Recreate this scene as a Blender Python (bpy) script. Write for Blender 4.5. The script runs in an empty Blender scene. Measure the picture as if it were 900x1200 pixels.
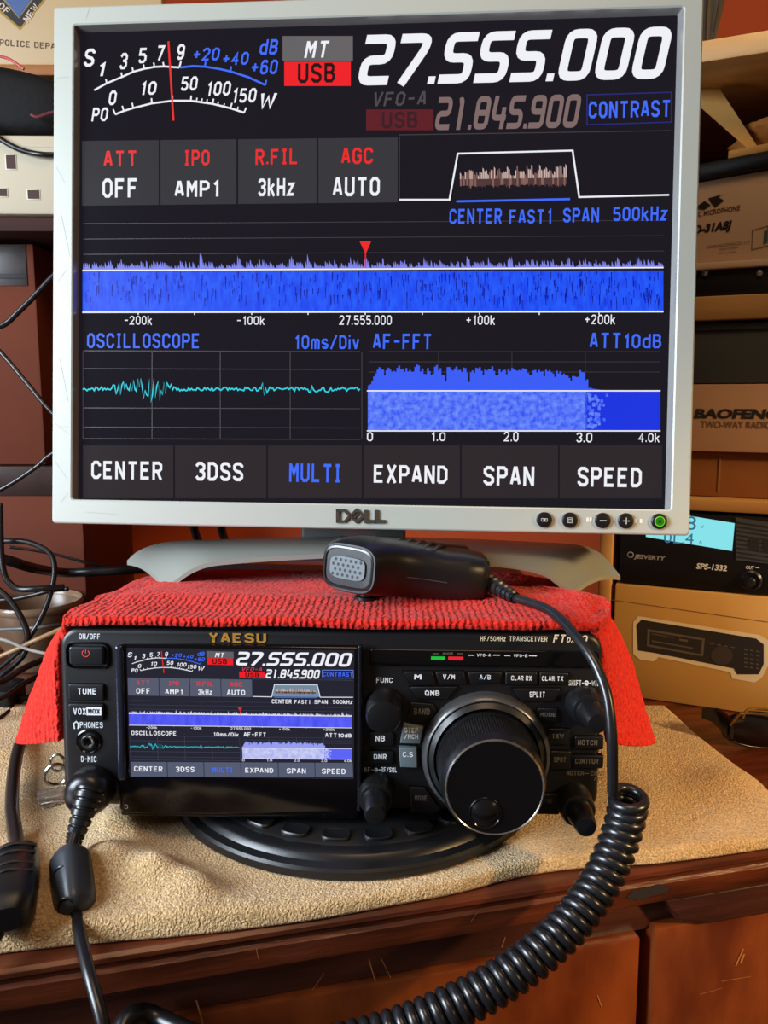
import bpy, bmesh, math, random
from mathutils import Vector, Matrix, noise
rnd = random.Random(7)
SC = bpy.context.scene
COL = SC.collection
MM = 0.001
F = 950.0
TH = math.radians(8.0)
CZ = 0.228
CAM = Vector((0, 0, CZ))
FWD = Vector((0, math.cos(TH), -math.sin(TH)))
RGT = Vector((1, 0, 0))
UPV = Vector((0, math.sin(TH), math.cos(TH)))

# ------------------------------------------------------------------ camera + placement helpers
cd = bpy.data.cameras.new('camera'); co = bpy.data.objects.new('camera', cd); COL.objects.link(co)
cd.sensor_fit = 'VERTICAL'; cd.sensor_height = 36.0; cd.sensor_width = 27.0; cd.lens = F / 1200 * 36.0
cd.clip_start = 0.01; cd.clip_end = 50
co.matrix_world = Matrix.Translation(CAM) @ Matrix((RGT, UPV, -FWD)).transposed().to_4x4()
SC.camera = co

def cvec(x, y, z):            # direction given as right / down / forward of the camera
    return RGT * x - UPV * y + FWD * z
def P(px, py, d):             # point at depth d (metres) seen at a photo coordinate
    return CAM + cvec((px - 450) / F, (py - 600) / F, 1) * d
def T(px, py, z=0.0):         # point on a horizontal plane
    r = cvec((px - 450) / F, (py - 600) / F, 1)
    return CAM + r * ((z - CAM.z) / r.z)
class Frame:
    def __init__(s, origin, ex, ey):
        ex = ex.normalized(); ey = (ey - ex * ey.dot(ex)).normalized(); ez = ex.cross(ey)
        s.o, s.x, s.y, s.z = origin, ex, ey, ez
        s.m = Matrix.Translation(origin) @ Matrix((ex, ey, ez)).transposed().to_4x4()
        s.inv = s.m.inverted()
    def at(s, px, py, y=0.0):      # local (x, z) where the view ray meets local plane y
        r = cvec((px - 450) / F, (py - 600) / F, 1)
        q = s.o + s.y * y
        t = (q - CAM).dot(s.y) / r.dot(s.y)
        l = s.inv @ (CAM + r * t)
        return l.x, l.z
    def atz(s, px, py, z=0.0):     # local (x, y) where the view ray meets local plane z
        r = cvec((px - 450) / F, (py - 600) / F, 1)
        q = s.o + s.z * z
        t = (q - CAM).dot(s.z) / r.dot(s.z)
        l = s.inv @ (CAM + r * t)
        return l.x, l.y

MON = Frame(CAM + cvec(-9.9, -140.1, 462) * MM, cvec(.9968, .018, -.078), cvec(.078, -.028, .9966))
RAD = Frame(CAM + cvec(-26.6, 103.5, 399) * MM, cvec(1, .009, -.013), cvec(.013, -.095, .995))

# ------------------------------------------------------------------ materials
def lin(c):
    r = []
    for v in c[:3]:
        v = v / 255.0
        r.append(v / 12.92 if v <= .04045 else ((v + .055) / 1.055) ** 2.4)
    return (r[0], r[1], r[2], 1.0)
_m = {}
def mat(name, c=(128, 128, 128), rough=.5, metal=0.0, spec=.5, emit=None, es=1.0, alpha=1.0, trans=0.0, sheen=0.0, coat=0.0,
        vary=None, vscale=30, vdetail=4, bump=0.0, bscale=200, bdist=.001, stretch=None):
    if name in _m: return _m[name]
    m = bpy.data.materials.new(name); m.use_nodes = True; _m[name] = m
    nt = m.node_tree; b = nt.nodes['Principled BSDF']
    b.inputs['Base Color'].default_value = lin(c); b.inputs['Roughness'].default_value = rough
    b.inputs['Metallic'].default_value = metal; b.inputs['Specular IOR Level'].default_value = spec
    b.inputs['Alpha'].default_value = alpha; b.inputs['Transmission Weight'].default_value = trans
    b.inputs['Sheen Weight'].default_value = sheen; b.inputs['Coat Weight'].default_value = coat
    if emit:
        b.inputs['Emission Color'].default_value = lin(emit); b.inputs['Emission Strength'].default_value = es
    if vary or bump:
        tc = nt.nodes.new('ShaderNodeTexCoord'); mp = nt.nodes.new('ShaderNodeMapping')
        if stretch: mp.inputs['Scale'].default_value = stretch
        nt.links.new(tc.outputs['Object'], mp.inputs['Vector'])
    if vary:
        n = nt.nodes.new('ShaderNodeTexNoise'); n.inputs['Scale'].default_value = vscale; n.inputs['Detail'].default_value = vdetail
        nt.links.new(mp.outputs['Vector'], n.inputs['Vector'])
        r = nt.nodes.new('ShaderNodeValToRGB'); r.color_ramp.elements[0].position = .32; r.color_ramp.elements[1].position = .68
        r.color_ramp.elements[0].color = lin(c); r.color_ramp.elements[1].color = lin(vary)
        nt.links.new(n.outputs['Fac'], r.inputs['Fac'])
        nt.links.new(r.outputs['Color'], b.inputs['Emission Color' if emit else 'Base Color'])
    if bump:
        n2 = nt.nodes.new('ShaderNodeTexNoise'); n2.inputs['Scale'].default_value = bscale; n2.inputs['Detail'].default_value = 3
        nt.links.new(mp.outputs['Vector'], n2.inputs['Vector'])
        bp = nt.nodes.new('ShaderNodeBump'); bp.inputs['Strength'].default_value = bump; bp.inputs['Distance'].default_value = bdist
        nt.links.new(n2.outputs['Fac'], bp.inputs['Height']); nt.links.new(bp.outputs['Normal'], b.inputs['Normal'])
    return m
def glow(name, c, s=1.0, vary=None, vscale=100, stretch=None):
    m = mat(name, c if vary else (0, 0, 0), .4, spec=.2, emit=c, es=s, vary=vary, vscale=vscale, stretch=stretch, vdetail=3)
    m.node_tree.nodes['Principled BSDF'].inputs['Base Color'].default_value = (0, 0, 0, 1); return m

# ------------------------------------------------------------------ mesh builder
class MB:
    def __init__(s): s.v = []; s.f = []; s.mi = []; s.ms = []
    def _mat(s, m):
        if m not in s.ms: s.ms.append(m)
        return s.ms.index(m)
    def add(s, vs, fs, m):
        o = len(s.v); k = s._mat(m)
        s.v += [tuple(p) for p in vs]
        for f in fs: s.f.append([i + o for i in f]); s.mi.append(k)
        return s
    def build(s, name, parent=None, m=None, sharp=32):
        me = bpy.data.meshes.new(name); me.from_pydata(s.v, [], s.f)
        for x in s.ms: me.materials.append(x)
        me.polygons.foreach_set('material_index', s.mi)
        me.polygons.foreach_set('use_smooth', [True] * len(s.f))
        bm = bmesh.new(); bm.from_mesh(me); bmesh.ops.recalc_face_normals(bm, faces=bm.faces); bm.to_mesh(me); bm.free()
        me.update(); me.set_sharp_from_angle(angle=math.radians(sharp))
        o = bpy.data.objects.new(name, me); COL.objects.link(o)
        if parent: o.parent = parent
        if m is not None: o.matrix_world = m
        return o
    # closed strip of rings
    def rings(s, rs, m, cap0=True, cap1=True):
        n = len(rs[0]); vs = [p for r in rs for p in r]; fs = []
        for i in range(len(rs) - 1):
            for j in range(n):
                k = (j + 1) % n
                fs.append([i * n + j, i * n + k, (i + 1) * n + k, (i + 1) * n + j])
        if cap0: fs.append(list(range(n))[::-1])
        if cap1: fs.append([(len(rs) - 1) * n + j for j in range(n)])
        return s.add(vs, fs, m)
    # outline in x,z ; front face at y0 (toward viewer), back at y1
    def prism(s, poly, y0, y1, m, bev=0.0, bev1=0.0):
        rs = []
        if bev1:
            for a in (0, .3, .7, 1): rs.append([(x, y1 - bev1 * (1 - math.sin(a * math.pi / 2)) , z) for x, z in inset(poly, bev1 * (1 - math.sqrt(max(0, 1 - (1 - math.sin(a * math.pi / 2)) ** 0 * (math.cos(a * math.pi / 2)) ** 2))))][:])
            rs = [[(x, y1, z) for x, z in inset(poly, bev1)], [(x, y1 - bev1 * .3, z) for x, z in inset(poly, bev1 * .3)], [(x, y1 - bev1, z) for x, z in poly]]
        else: rs = [[(x, y1, z) for x, z in poly]]
        if bev:
            for a in (0, 30, 60, 90):
                r = math.radians(a)
                rs.append([(x, y0 + bev * (1 - math.sin(r)), z) for x, z in inset(poly, bev * (1 - math.cos(r)))])
        else: rs.append([(x, y0, z) for x, z in poly])
        return s.rings(rs, m)
    def box(s, x0, x1, y0, y1, z0, z1, m, bev=.001):
        bm = bmesh.new(); bmesh.ops.create_cube(bm, size=1)
        for v in bm.verts: v.co = Vector(((x0 + x1) / 2 + v.co.x * (x1 - x0), (y0 + y1) / 2 + v.co.y * (y1 - y0), (z0 + z1) / 2 + v.co.z * (z1 - z0)))
        if bev: bmesh.ops.bevel(bm, geom=list(bm.edges), offset=bev, segments=2, affect='EDGES', profile=.5)
        bm.verts.index_update()
        s.add([v.co.copy() for v in bm.verts], [[v.index for v in f.verts] for f in bm.faces], m); bm.free(); return s
    def lathe(s, cx, cz, prof, m, seg=48, knurl=0, kd=0.0, cap0=False, cap1=True):
        rs = []
        n = seg
        for r, y in prof:
            ring = []
            for i in range(n):
                a = 2 * math.pi * i / n
                rr = r - (kd if knurl and (i % 2) else 0)
                ring.append((cx + rr * math.cos(a), y, cz + rr * math.sin(a)))
            rs.append(ring)
        return s.rings(rs, m, cap0, cap1)
    def lathez(s, c, prof, m, seg=48, cap0=True, cap1=True):
        rs = [[(c[0] + r * math.cos(2 * math.pi * i / seg), c[1] + r * math.sin(2 * math.pi * i / seg), c[2] + z) for i in range(seg)] for r, z in prof]
        return s.rings(rs, m, cap0, cap1)
    def tube(s, pts, r, m, seg=10, smooth=True, step=None):
        pts = [Vector(p) for p in pts]
        if smooth: pts = spline(pts, 8 if step is None else step)
        n = len(pts)
        rad = r if callable(r) else (lambda t: r)
        t0 = (pts[1] - pts[0]).normalized()
        u = t0.orthogonal().normalized()
        rs = []
        for i, p in enumerate(pts):
            t = (pts[min(i + 1, n - 1)] - pts[max(i - 1, 0)]).normalized()
            u = (u - t * u.dot(t)).normalized(); w = t.cross(u)
            q = rad(i / (n - 1))
            rs.append([p + (u * math.cos(2 * math.pi * k / seg) + w * math.sin(2 * math.pi * k / seg)) * q for k in range(seg)])
        return s.rings(rs, m)

def inset(poly, d):
    if d == 0: return list(poly)
    n = len(poly); a = sum(poly[i][0] * poly[(i + 1) % n][1] - poly[(i + 1) % n][0] * poly[i][1] for i in range(n))
    sg = 1 if a > 0 else -1
    out = []
    for i in range(n):
        x0, z0 = poly[i - 1]; x1, z1 = poly[i]; x2, z2 = poly[(i + 1) % n]
        e1 = Vector((x1 - x0, z1 - z0)).normalized(); e2 = Vector((x2 - x1, z2 - z1)).normalized()
        n1 = Vector((-e1.y, e1.x)) * sg; n2 = Vector((-e2.y, e2.x)) * sg
        b = n1 + n2
        b = b / max(.25, b.dot(n1)) if b.length > 1e-6 else n1
        out.append((x1 + b.x * d, z1 + b.y * d))
    return out
def rrect(x0, z0, x1, z1, r, seg=5):
    x0, x1 = min(x0, x1), max(x0, x1); z0, z1 = min(z0, z1), max(z0, z1)
    p = []
    for cx, cz, a0 in ((x1 - r, z1 - r, 0), (x0 + r, z1 - r, 90), (x0 + r, z0 + r, 180), (x1 - r, z0 + r, 270)):
        for i in range(seg + 1):
            a = math.radians(a0 + 90 * i / seg); p.append((cx + r * math.cos(a), cz + r * math.sin(a)))
    return p
def spline(pts, k):
    out = []
    n = len(pts)
    for i in range(n - 1):
        p0 = pts[max(i - 1, 0)]; p1 = pts[i]; p2 = pts[i + 1]; p3 = pts[min(i + 2, n - 1)]
        for j in range(k):
            t = j / k
            out.append(.5 * ((2 * p1) + (p2 - p0) * t + (2 * p0 - 5 * p1 + 4 * p2 - p3) * t * t + (3 * p1 - p0 - 3 * p2 + p3) * t ** 3))
    out.append(pts[-1]); return out

def empty(name, m=None):
    o = bpy.data.objects.new(name, None); COL.objects.link(o); o.empty_display_size = .02
    if m is not None: o.matrix_world = m
    return o
def tag(o, label, cat, group=None):
    o['label'] = label; o['category'] = cat
    if group: o['group'] = group
    return o
def child(mb, name, parent, label=None, sharp=32):
    o = mb.build(name, sharp=sharp); o.parent = parent
    if label: o['label'] = label
    return o

# ------------------------------------------------------------------ lettering
_tc = {}
def glyphs(txt, bold=0.0, shear=0.0):
    k = (txt, bold, shear)
    if k in _tc: return _tc[k]
    cu = bpy.data.curves.new('lettering', 'FONT'); cu.body = txt; cu.offset = bold; cu.shear = shear; cu.resolution_u = 3
    ob = bpy.data.objects.new('lettering', cu); COL.objects.link(ob)
    dg = bpy.context.evaluated_depsgraph_get(); dg.update()
    me = bpy.data.meshes.new_from_object(ob.evaluated_get(dg))
    vs = [(v.co.x, v.co.y) for v in me.vertices]; fs = [list(p.vertices) for p in me.polygons]
    x0 = min(v[0] for v in vs); x1 = max(v[0] for v in vs); y0 = min(v[1] for v in vs); y1 = max(v[1] for v in vs)
    vs = [((x - x0) / (x1 - x0), (y - y0) / (y1 - y0)) for x, y in vs]
    bpy.data.objects.remove(ob); bpy.data.curves.remove(cu); bpy.data.meshes.remove(me)
    _tc[k] = (vs, fs); return _tc[k]
_A = {}
def _g(ch, *paths): _A[ch] = paths
_g('A', [(0, 0), (1.2, 5), (1.8, 5), (3, 0)], [(.5, 1.5), (2.5, 1.5)])
_g('B', [(0, 0), (0, 5), (2.1, 5), (2.8, 4.4), (2.8, 3.3), (2.1, 2.6), (0, 2.6)], [(2.1, 2.6), (3, 1.9), (3, .8), (2.2, 0), (0, 0)])
_g('C', [(3, 3.7), (3, 4.2), (2.2, 5), (.8, 5), (0, 4.2), (0, .8), (.8, 0), (2.2, 0), (3, .8), (3, 1.3)])
_g('D', [(0, 0), (0, 5), (1.9, 5), (3, 4), (3, 1), (1.9, 0), (0, 0)])
_g('E', [(3, 5), (0, 5), (0, 0), (3, 0)], [(0, 2.6), (2.5, 2.6)]); _g('F', [(3, 5), (0, 5), (0, -.5)], [(0, 2.5), (2.5, 2.5)])
_g('G', [(3, 3.8), (3, 4.2), (2.2, 5), (.8, 5), (0, 4.2), (0, .8), (.8, 0), (2.2, 0), (3, .8), (3, 2.4), (1.6, 2.4)])
_g('H', [(0, -.5), (0, 5.5)], [(3, -.5), (3, 5.5)], [(0, 2.5), (3, 2.5)]); _g('I', [(.9, -.5), (.9, 5.5)], [(0, 5), (1.8, 5)], [(0, 0), (1.8, 0)])
_g('J', [(2.6, 5.5), (2.6, .8), (1.9, 0), (.8, 0), (0, .8), (0, 1.4)]); _g('K', [(0, -.5), (0, 5.5)], [(3, 5.5), (.2, 2.4)], [(1.1, 3.2), (3, -.5)])
_g('L', [(0, 5.5), (0, 0), (2.9, 0)]); _g('M', [(0, -.5), (0, 5.5)], [(.1, 5.4), (1.6, 2.2), (3.1, 5.4)], [(3.2, -.5), (3.2, 5.5)]); _g('N', [(0, -.5), (0, 5.5)], [(.1, 5.2), (2.9, -.2)], [(3, -.5), (3, 5.5)])
for c_ in 'O0': _g(c_, [(.9, 0), (2.1, 0), (3, .9), (3, 4.1), (2.1, 5), (.9, 5), (0, 4.1), (0, .9), (.9, 0), (1.3, 0)])
_g('P', [(0, -.5), (0, 5), (2.2, 5), (3, 4.3), (3, 3), (2.2, 2.3), (0, 2.3)]); _g('Q', *(_A['O'] + ([(1.7, 1.5), (3.2, -.5)],))); _g('R', *(_A['P'] + ([(1.5, 2.3), (3, -.5)],)))
_g('S', [(3, 3.9), (3, 4.3), (2.2, 5), (.8, 5), (0, 4.3), (0, 3.4), (.7, 2.7), (2.3, 2.3), (3, 1.6), (3, .7), (2.2, 0), (.8, 0), (0, .7), (0, 1.1)])
_g('T', [(-.2, 5), (3.2, 5)], [(1.5, 5), (1.5, -.5)]); _g('U', [(0, 5.5), (0, .8), (.8, 0), (2.2, 0), (3, .8), (3, 5.5)]); _g('V', [(-.1, 5.5), (1.3, 0), (1.7, 0), (3.1, 5.5)])
_g('W', [(-.2, 5.5), (.7, 0), (1.9, 4.2), (3.1, 0), (4, 5.5)]); _g('X', [(0, 5.5), (3, -.5)], [(3, 5.5), (0, -.5)]); _g('Y', [(0, 5.5), (1.5, 2.4), (3, 5.5)], [(1.5, 2.4), (1.5, -.5)]); _g('Z', [(0, 5), (3, 5), (0, 0), (3, 0)])
_g('1', [(0, 3.9), (1.1, 5), (1.1, -.5)]); _g('2', [(0, 3.8), (0, 4.2), (.8, 5), (2.2, 5), (3, 4.2), (3, 3.2), (0, 0), (3.2, 0)])
_g('3', [(0, 4.1), (.8, 5), (2.2, 5), (3, 4.3), (3, 3.4), (2.2, 2.6), (1.2, 2.6)], [(2.2, 2.6), (3, 1.8), (3, .8), (2.2, 0), (.8, 0), (0, .9)])
_g('4', [(2.2, -.5), (2.2, 5.2), (0, 1.5), (3.2, 1.5)]); _g('5', [(2.9, 5), (.2, 5), (.1, 2.9), (2.1, 2.9), (3, 2.1), (3, .8), (2.2, 0), (.8, 0), (0, .8)])
_g('6', [(2.8, 4.3), (2.1, 5), (.9, 5), (0, 4), (0, .8), (.8, 0), (2.2, 0), (3, .8), (3, 2.1), (2.2, 2.9), (.8, 2.9), (0, 2.2)]); _g('7', [(0, 5), (3, 5), (1.2, -.5)])
_g('8', [(.8, 2.6), (.1, 3.4), (.1, 4.3), (.8, 5), (2.2, 5), (2.9, 4.3), (2.9, 3.4), (2.2, 2.6), (.8, 2.6), (0, 1.8), (0, .8), (.8, 0), (2.2, 0), (3, .8), (3, 1.8), (2.2, 2.6)])
_g('9', [(.2, .7), (.9, 0), (2.1, 0), (3, 1), (3, 4.2), (2.2, 5), (.8, 5), (0, 4.2), (0, 2.9), (.8, 2.1), (2.2, 2.1), (3, 2.8)])
_g('+', [(1.5, .9), (1.5, 4.1)], [(-.1, 2.5), (3.1, 2.5)]); _g('-', [(.1, 2.5), (2.7, 2.5)]); _g('/', [(-.2, -.5), (2.6, 5.5)]); _g('.', [(0, -.3), (0, .6)])
_g('k', [(0, -.5), (0, 5.5)], [(2.6, 3.6), (.2, 1.6)], [(1, 2.2), (2.7, -.5)]); _g('m', [(0, -.5), (0, 3.6)], [(0, 3), (.7, 3.5), (1.3, 3.5), (1.8, 3), (1.8, -.5)], [(1.8, 3), (2.4, 3.5), (3, 3.5), (3.6, 3), (3.6, -.5)])
_g('s', [(2.6, 2.9), (2, 3.5), (.7, 3.5), (0, 2.9), (0, 2.3), (2.6, 1.3), (2.6, .6), (2, 0), (.6, 0), (0, .7)]); _g('i', [(.3, -.5), (.3, 3.8)], [(.3, 4.7), (.3, 5.5)]); _g('v', [(0, 3.8), (1.2, 0), (1.5, 0), (2.7, 3.8)])
_g('d', [(2.8, 5.5), (2.8, -.5)], [(2.8, 2.9), (2.1, 3.5), (.8, 3.5), (0, 2.7), (0, .8), (.8, 0), (2.1, 0), (2.8, .6)]); _g('z', [(0, 3.5), (2.6, 3.5), (0, 0), (2.7, 0)])
_g('o', [(.9, .9), (2.1, .9), (2.6, 1.5), (2.6, 3.5), (2.1, 4.1), (.9, 4.1), (.4, 3.5), (.4, 1.5), (.9, .9)], [(-.4, 2.5), (3.4, 2.5)])
_sc = {}
def strokes(txt, bold, shear):
    k = (txt, bold, shear)
    if k in _sc: return _sc[k]
    t = .76 + bold * 8; x = 0; vs = []; fs = []
    for ch in txt:
        if ch == ' ': x += 2.6; continue
        ps = _A[ch]; xl = min(p[0] for q in ps for p in q); xr = max(p[0] for q in ps for p in q)
        if ch == '1': xl -= .5; xr += .5
        for q in ps:
            v, f = ribbon2([(p[0] + x - xl, max(-.5 + 0, p[1])) for p in q], t); o = len(vs)
            vs += [(a[0] + a[1] * shear, a[1]) for a in v]; fs += [[i + o for i in g] for g in f]
        x += xr - xl + t + 1.0
    x0 = min(v[0] for v in vs); x1 = max(v[0] for v in vs); y0 = min(v[1] for v in vs); y1 = max(v[1] for v in vs)
    _sc[k] = ([((a - x0) / (x1 - x0), (b - y0) / (y1 - y0)) for a, b in vs], fs); return _sc[k]
def put_sign(mb, txt, x0, z0, x1, z1, y, m, bold=.02, shear=0.0):
    if txt in ('-', '.'):
        return mb.add([(x0, y, z0), (x1, y, z0), (x1, y, z1), (x0, y, z1)], [[0, 1, 2, 3]], m)
    vs, fs = strokes(txt, bold, shear)
    return mb.add([(x0 + u * (x1 - x0), y, z0 + v * (z1 - z0)) for u, v in vs], fs, m)
def put_text(mb, txt, x0, z0, x1, z1, y, m, bold=.02, shear=0.0):
    if txt in ('-', '.'):
        return mb.add([(x0, y, z0), (x1, y, z0), (x1, y, z1), (x0, y, z1)], [[0, 1, 2, 3]], m)
    vs, fs = glyphs(txt, bold, shear)
    return mb.add([(x0 + u * (x1 - x0), y, z0 + v * (z1 - z0)) for u, v in vs], fs, m)
def ribbon2(path, t, closed=False):
    pts = [Vector(p) for p in path]; n = len(pts); L = []; R = []
    for i in range(n):
        if closed: a, b, c = pts[i - 1], pts[i], pts[(i + 1) % n]
        else: a, b, c = pts[max(i - 1, 0)], pts[i], pts[min(i + 1, n - 1)]
        e1 = (b - a) if (b - a).length > 1e-9 else (c - b); e2 = (c - b) if (c - b).length > 1e-9 else e1
        e1 = e1.normalized(); e2 = e2.normalized()
        n1 = Vector((-e1.y, e1.x)); n2 = Vector((-e2.y, e2.x)); q = n1 + n2; q = q / max(.35, q.dot(n1))
        L.append(b + q * t / 2); R.append(b - q * t / 2)
    vs = L + R; fs = []
    for i in range(n if closed else n - 1):
        j = (i + 1) % n; fs.append([i, j, n + j, n + i])
    return vs, fs
def chamf(path, c, closed=False):
    out = []; n = len(path)
    for i, p in enumerate(path):
        if not closed and i in (0, n - 1): out.append(p); continue
        a = Vector(path[i - 1]); b = Vector(p); d = Vector(path[(i + 1) % n])
        k1 = min(c, (a - b).length * .45); k2 = min(c, (d - b).length * .45)
        q1 = b + (a - b).normalized() * k1; q2 = b + (d - b).normalized() * k2
        for t in (0, .25, .5, .75, 1): out.append(tuple(q1.lerp(b, t).lerp(b.lerp(q2, t), t)))
    return out
CW, TW = .66, .18
def digit(ch):
    l, r, b, t, m = TW / 2, CW - TW / 2, TW / 2, 1 - TW / 2, .5
    S = {'0': [([(l, b), (r, b), (r, t), (l, t)], 1)], '2': [([(l - TW / 2, t), (r, t), (r, m), (l, m), (l, b), (r + TW / 2, b)], 0)],
         '5': [([(r + TW / 2, t), (l, t), (l, m), (r, m), (r, b), (l - TW / 2, b)], 0)], '7': [([(l - TW / 2, t), (r, t), (r, .72), (l + .1, 0)], 0)],
         '1': [([(CW / 2 - .13, t - .04), (CW / 2, t), (CW / 2, 0)], 0)], '8': [([(l, b), (r, b), (r, t), (l, t)], 1), ([(l, m), (r, m)], 0)],
         '4': [([(l + .05, 1), (l, .34), (r + TW / 2, .34)], 0), ([(r - .04, .66), (r - .04, 0)], 0)],
         '9': [([(r, m), (l, m), (l, t), (r, t), (r, b), (l - TW / 2, b)], 0)]}[ch]
    vs = []; fs = []
    for path, cl in S:
        v, f = ribbon2(chamf(path, .16, bool(cl)), TW, bool(cl)); o = len(vs)
        vs += v; fs += [[i + o for i in q] for q in f]
    return vs, fs
def put_digits(mb, txt, x0, z0, x1, z1, y, m, shear=.22):
    x = 0; items = []
    for ch in txt:
        if ch == '.': items.append(([(x, 0), (x + .15, 0), (x + .15, .15), (x, .15)], [[0, 1, 2, 3]])); x += .22
        else:
            v, f = digit(ch); items.append(([(q[0] + x, q[1]) for q in v], f)); x += CW + .10
    tot = x - .10 + shear
    for v, f in items:
        mb.add([(x0 + (q[0] + q[1] * shear) / tot * (x1 - x0), y, z0 + q[1] * (z1 - z0)) for q in v], f, m)

# ------------------------------------------------------------------ the radio's user interface, shown on both displays
def draw_ui(parent, W, H, ybase, bright):
    def uv(px, py):
        x, z = MON.at(px, py, 0.0)
        return x / .3379 * W, z / .2703 * H
    L = .00012
    white = glow('display white', (244, 246, 252), .95); red = glow('display red', (235, 40, 40)); blue = glow('display blue', (64, 108, 250))
    dimw = glow('display dim white', (124, 103, 102) if not bright else (225, 228, 238)) if not bright else white
    sfx = ' small' if bright else ''
    tile = mat('display tile' + sfx, (10, 10, 10), .2, spec=.22, emit=(54, 53, 58) if not bright else (84, 90, 108), es=1.0)
    tileb = mat('display menu tile' + sfx, (10, 10, 10), .2, spec=.22, emit=(44, 37, 41) if not bright else (84, 90, 112), es=1.0)
    grid = mat('display grid' + sfx, (5, 5, 5), .4, emit=(58, 52, 58) if not bright else (70, 76, 100))
    darkt = glow('display dark lettering', (30, 6, 10))
    fill = glow('display fill' + sfx, (36, 94, 253) if not bright else (70, 76, 235), 1.0, vary=(26, 66, 236) if not bright else (92, 98, 248), vscale=330, stretch=(1, 1, .35))
    peaks = glow('display noise peaks' + sfx, (128, 134, 240) if not bright else (215, 218, 245))
    def poly(mb, pts, m, l=1): mb.add([(uv(*p)[0], ybase - L * l, uv(*p)[1]) for p in pts], [list(range(len(pts)))], m)
    def rect(mb, x0, y0, x1, y1, m, l=1): poly(mb, [(x0, y0), (x1, y0), (x1, y1), (x0, y1)], m, l)
    def bb(x0, y0, x1, y1):
        xm, ym = (x0 + x1) / 2, (y0 + y1) / 2
        return uv(x0, ym)[0], uv(xm, y1)[1], uv(x1, ym)[0], uv(xm, y0)[1]
    def txt(mb, s, x0, y0, x1, y1, m, l=2, bold=.025, shear=0.0):
        a, b, c, d = bb(x0, y0, x1, y1); put_sign(mb, s, a, b, c, d, ybase - L * l, m, bold, shear)
    def line(mb, pts, w, m, l=2, closed=False):
        k = W / 698.0
        q = [uv(*p) for p in pts]; v, f = ribbon2(q, w * k, closed)
        mb.add([(p[0], ybase - L * l, p[1]) for p in v], f, m)
    def done(mb, name): return child(mb, name, parent)
    # signal meter
    mb = MB()
    for s, b in (('1', (117, 72, 124, 89)), ('3', (140, 62, 150, 81)), ('5', (162, 56, 172, 74)), ('7', (185, 53, 194, 71)), ('9', (207.5, 51.5, 217, 70)),
                 ('S', (98, 57, 112, 78)), ('PO', (107, 126, 127, 142)), ('0', (127, 106, 137, 123)), ('10', (166.5, 94, 184, 111)), ('50', (212, 89.5, 232, 106)),
                 ('100', (244, 94, 271, 112)), ('150', (274, 102, 301, 120)), ('W', (306, 109, 325, 128))):
        txt(mb, s, *b, white, shear=.18, bold=.03)
    for s, b in (('+20', (227, 56, 258, 71)), ('+40', (261.5, 60, 292, 76)), ('+60', (295, 70, 326, 87)), ('dB', (304, 46, 326, 64))):
        txt(mb, s, *b, blue, shear=.18, bold=.03)
    a1 = [(110.4, 105.6), (125, 97.5), (143, 90), (156, 84), (169, 80.5), (181, 78.3), (192, 77.7), (210, 79)]
    a2 = [(211, 79), (226, 77.3), (240, 78), (256, 80.5), (270, 83.6), (291, 90.4), (311, 99.6)]
    a3 = [(135, 134), (145, 130), (156, 126.5), (178, 121), (202, 118), (223.5, 118), (249, 121.6), (270, 126.7), (286, 132)]
    line(mb, a1, 2.2, white); line(mb, a2, 2.4, blue); line(mb, a3, 2.2, white)
    for (x, y) in a1[1:-1:1]: line(mb, [(x, y), (x - 1, y - 5)], 1.8, white)
    line(mb, [(210, 79), (212, 72)], 2, white)
    for (x, y) in (a2[2], a2[4], a2[6]): line(mb, [(x, y), (x + 1, y - 6)], 2, blue)
    for i, (x, y) in enumerate(a3): line(mb, [(x, y), (x + (i - 4) * .6, y - 6)], 1.8, white)
    for x, y in ((230, 118.5), (236, 119.3), (242, 120.3), (255, 123), (262, 125), (278, 129)): line(mb, [(x, y), (x + 1, y - 4)], 1.4, white)
    done(mb, 'signal_meter')
    mb = MB(); line(mb, [(197.4, 48.5), (203.3, 141.4)], 2.4, red, 3); done(mb, 'meter_needle')
    # mode badge
    mb = MB(); rect(mb, 331, 42, 413.5, 71, mat('display badge grey', (10, 10, 10), .4, emit=(92, 90, 94)))
    badge = glow('display badge red', (238, 28, 36))
    rect(mb, 333, 72, 411, 100.5, badge)
    txt(mb, 'MT', 356.5, 47.5, 386, 67.5, white, shear=.2, bold=.03); txt(mb, 'USB', 349, 74, 392.5, 97, darkt, bold=.035); done(mb, 'mode_badge')
    # main frequency
    mb = MB(); a, b, c, d = bb(418, 36, 789, 96); put_digits(mb, '27.555.000', a, b, c, d, ybase - L * 2, white); done(mb, 'frequency_readout')
    # second vfo
    mb = MB()
    txt(mb, 'VFO-A', 438.7, 107, 499, 124, glow('display vfo' + sfx, (72, 70, 72) if not bright else (200, 60, 70)), shear=.2)
    rect(mb, 429, 128, 508, 152.5, badge if bright else glow('display badge dim red', (92, 24, 34)))
    txt(mb, 'USB', 447.5, 131, 489, 150, darkt if bright else glow('display badge dim lettering', (52, 24, 34)), bold=.03)
    a, b, c, d = bb(509, 112, 682, 151); put_digits(mb, '21.845.900', a, b, c, d, ybase - L * 2, dimw); done(mb, 'second_frequency_readout')
    mb = MB(); line(mb, [(688, 111), (787, 108), (787, 143), (688, 146)], 1.4, glow('display frame blue' + sfx, (34, 40, 118) if not bright else (120, 150, 250)), 1, True)
    txt(mb, 'CONTRAST', 690, 118, 785, 138.5, blue, bold=.03); done(mb, 'contrast_button')
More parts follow.
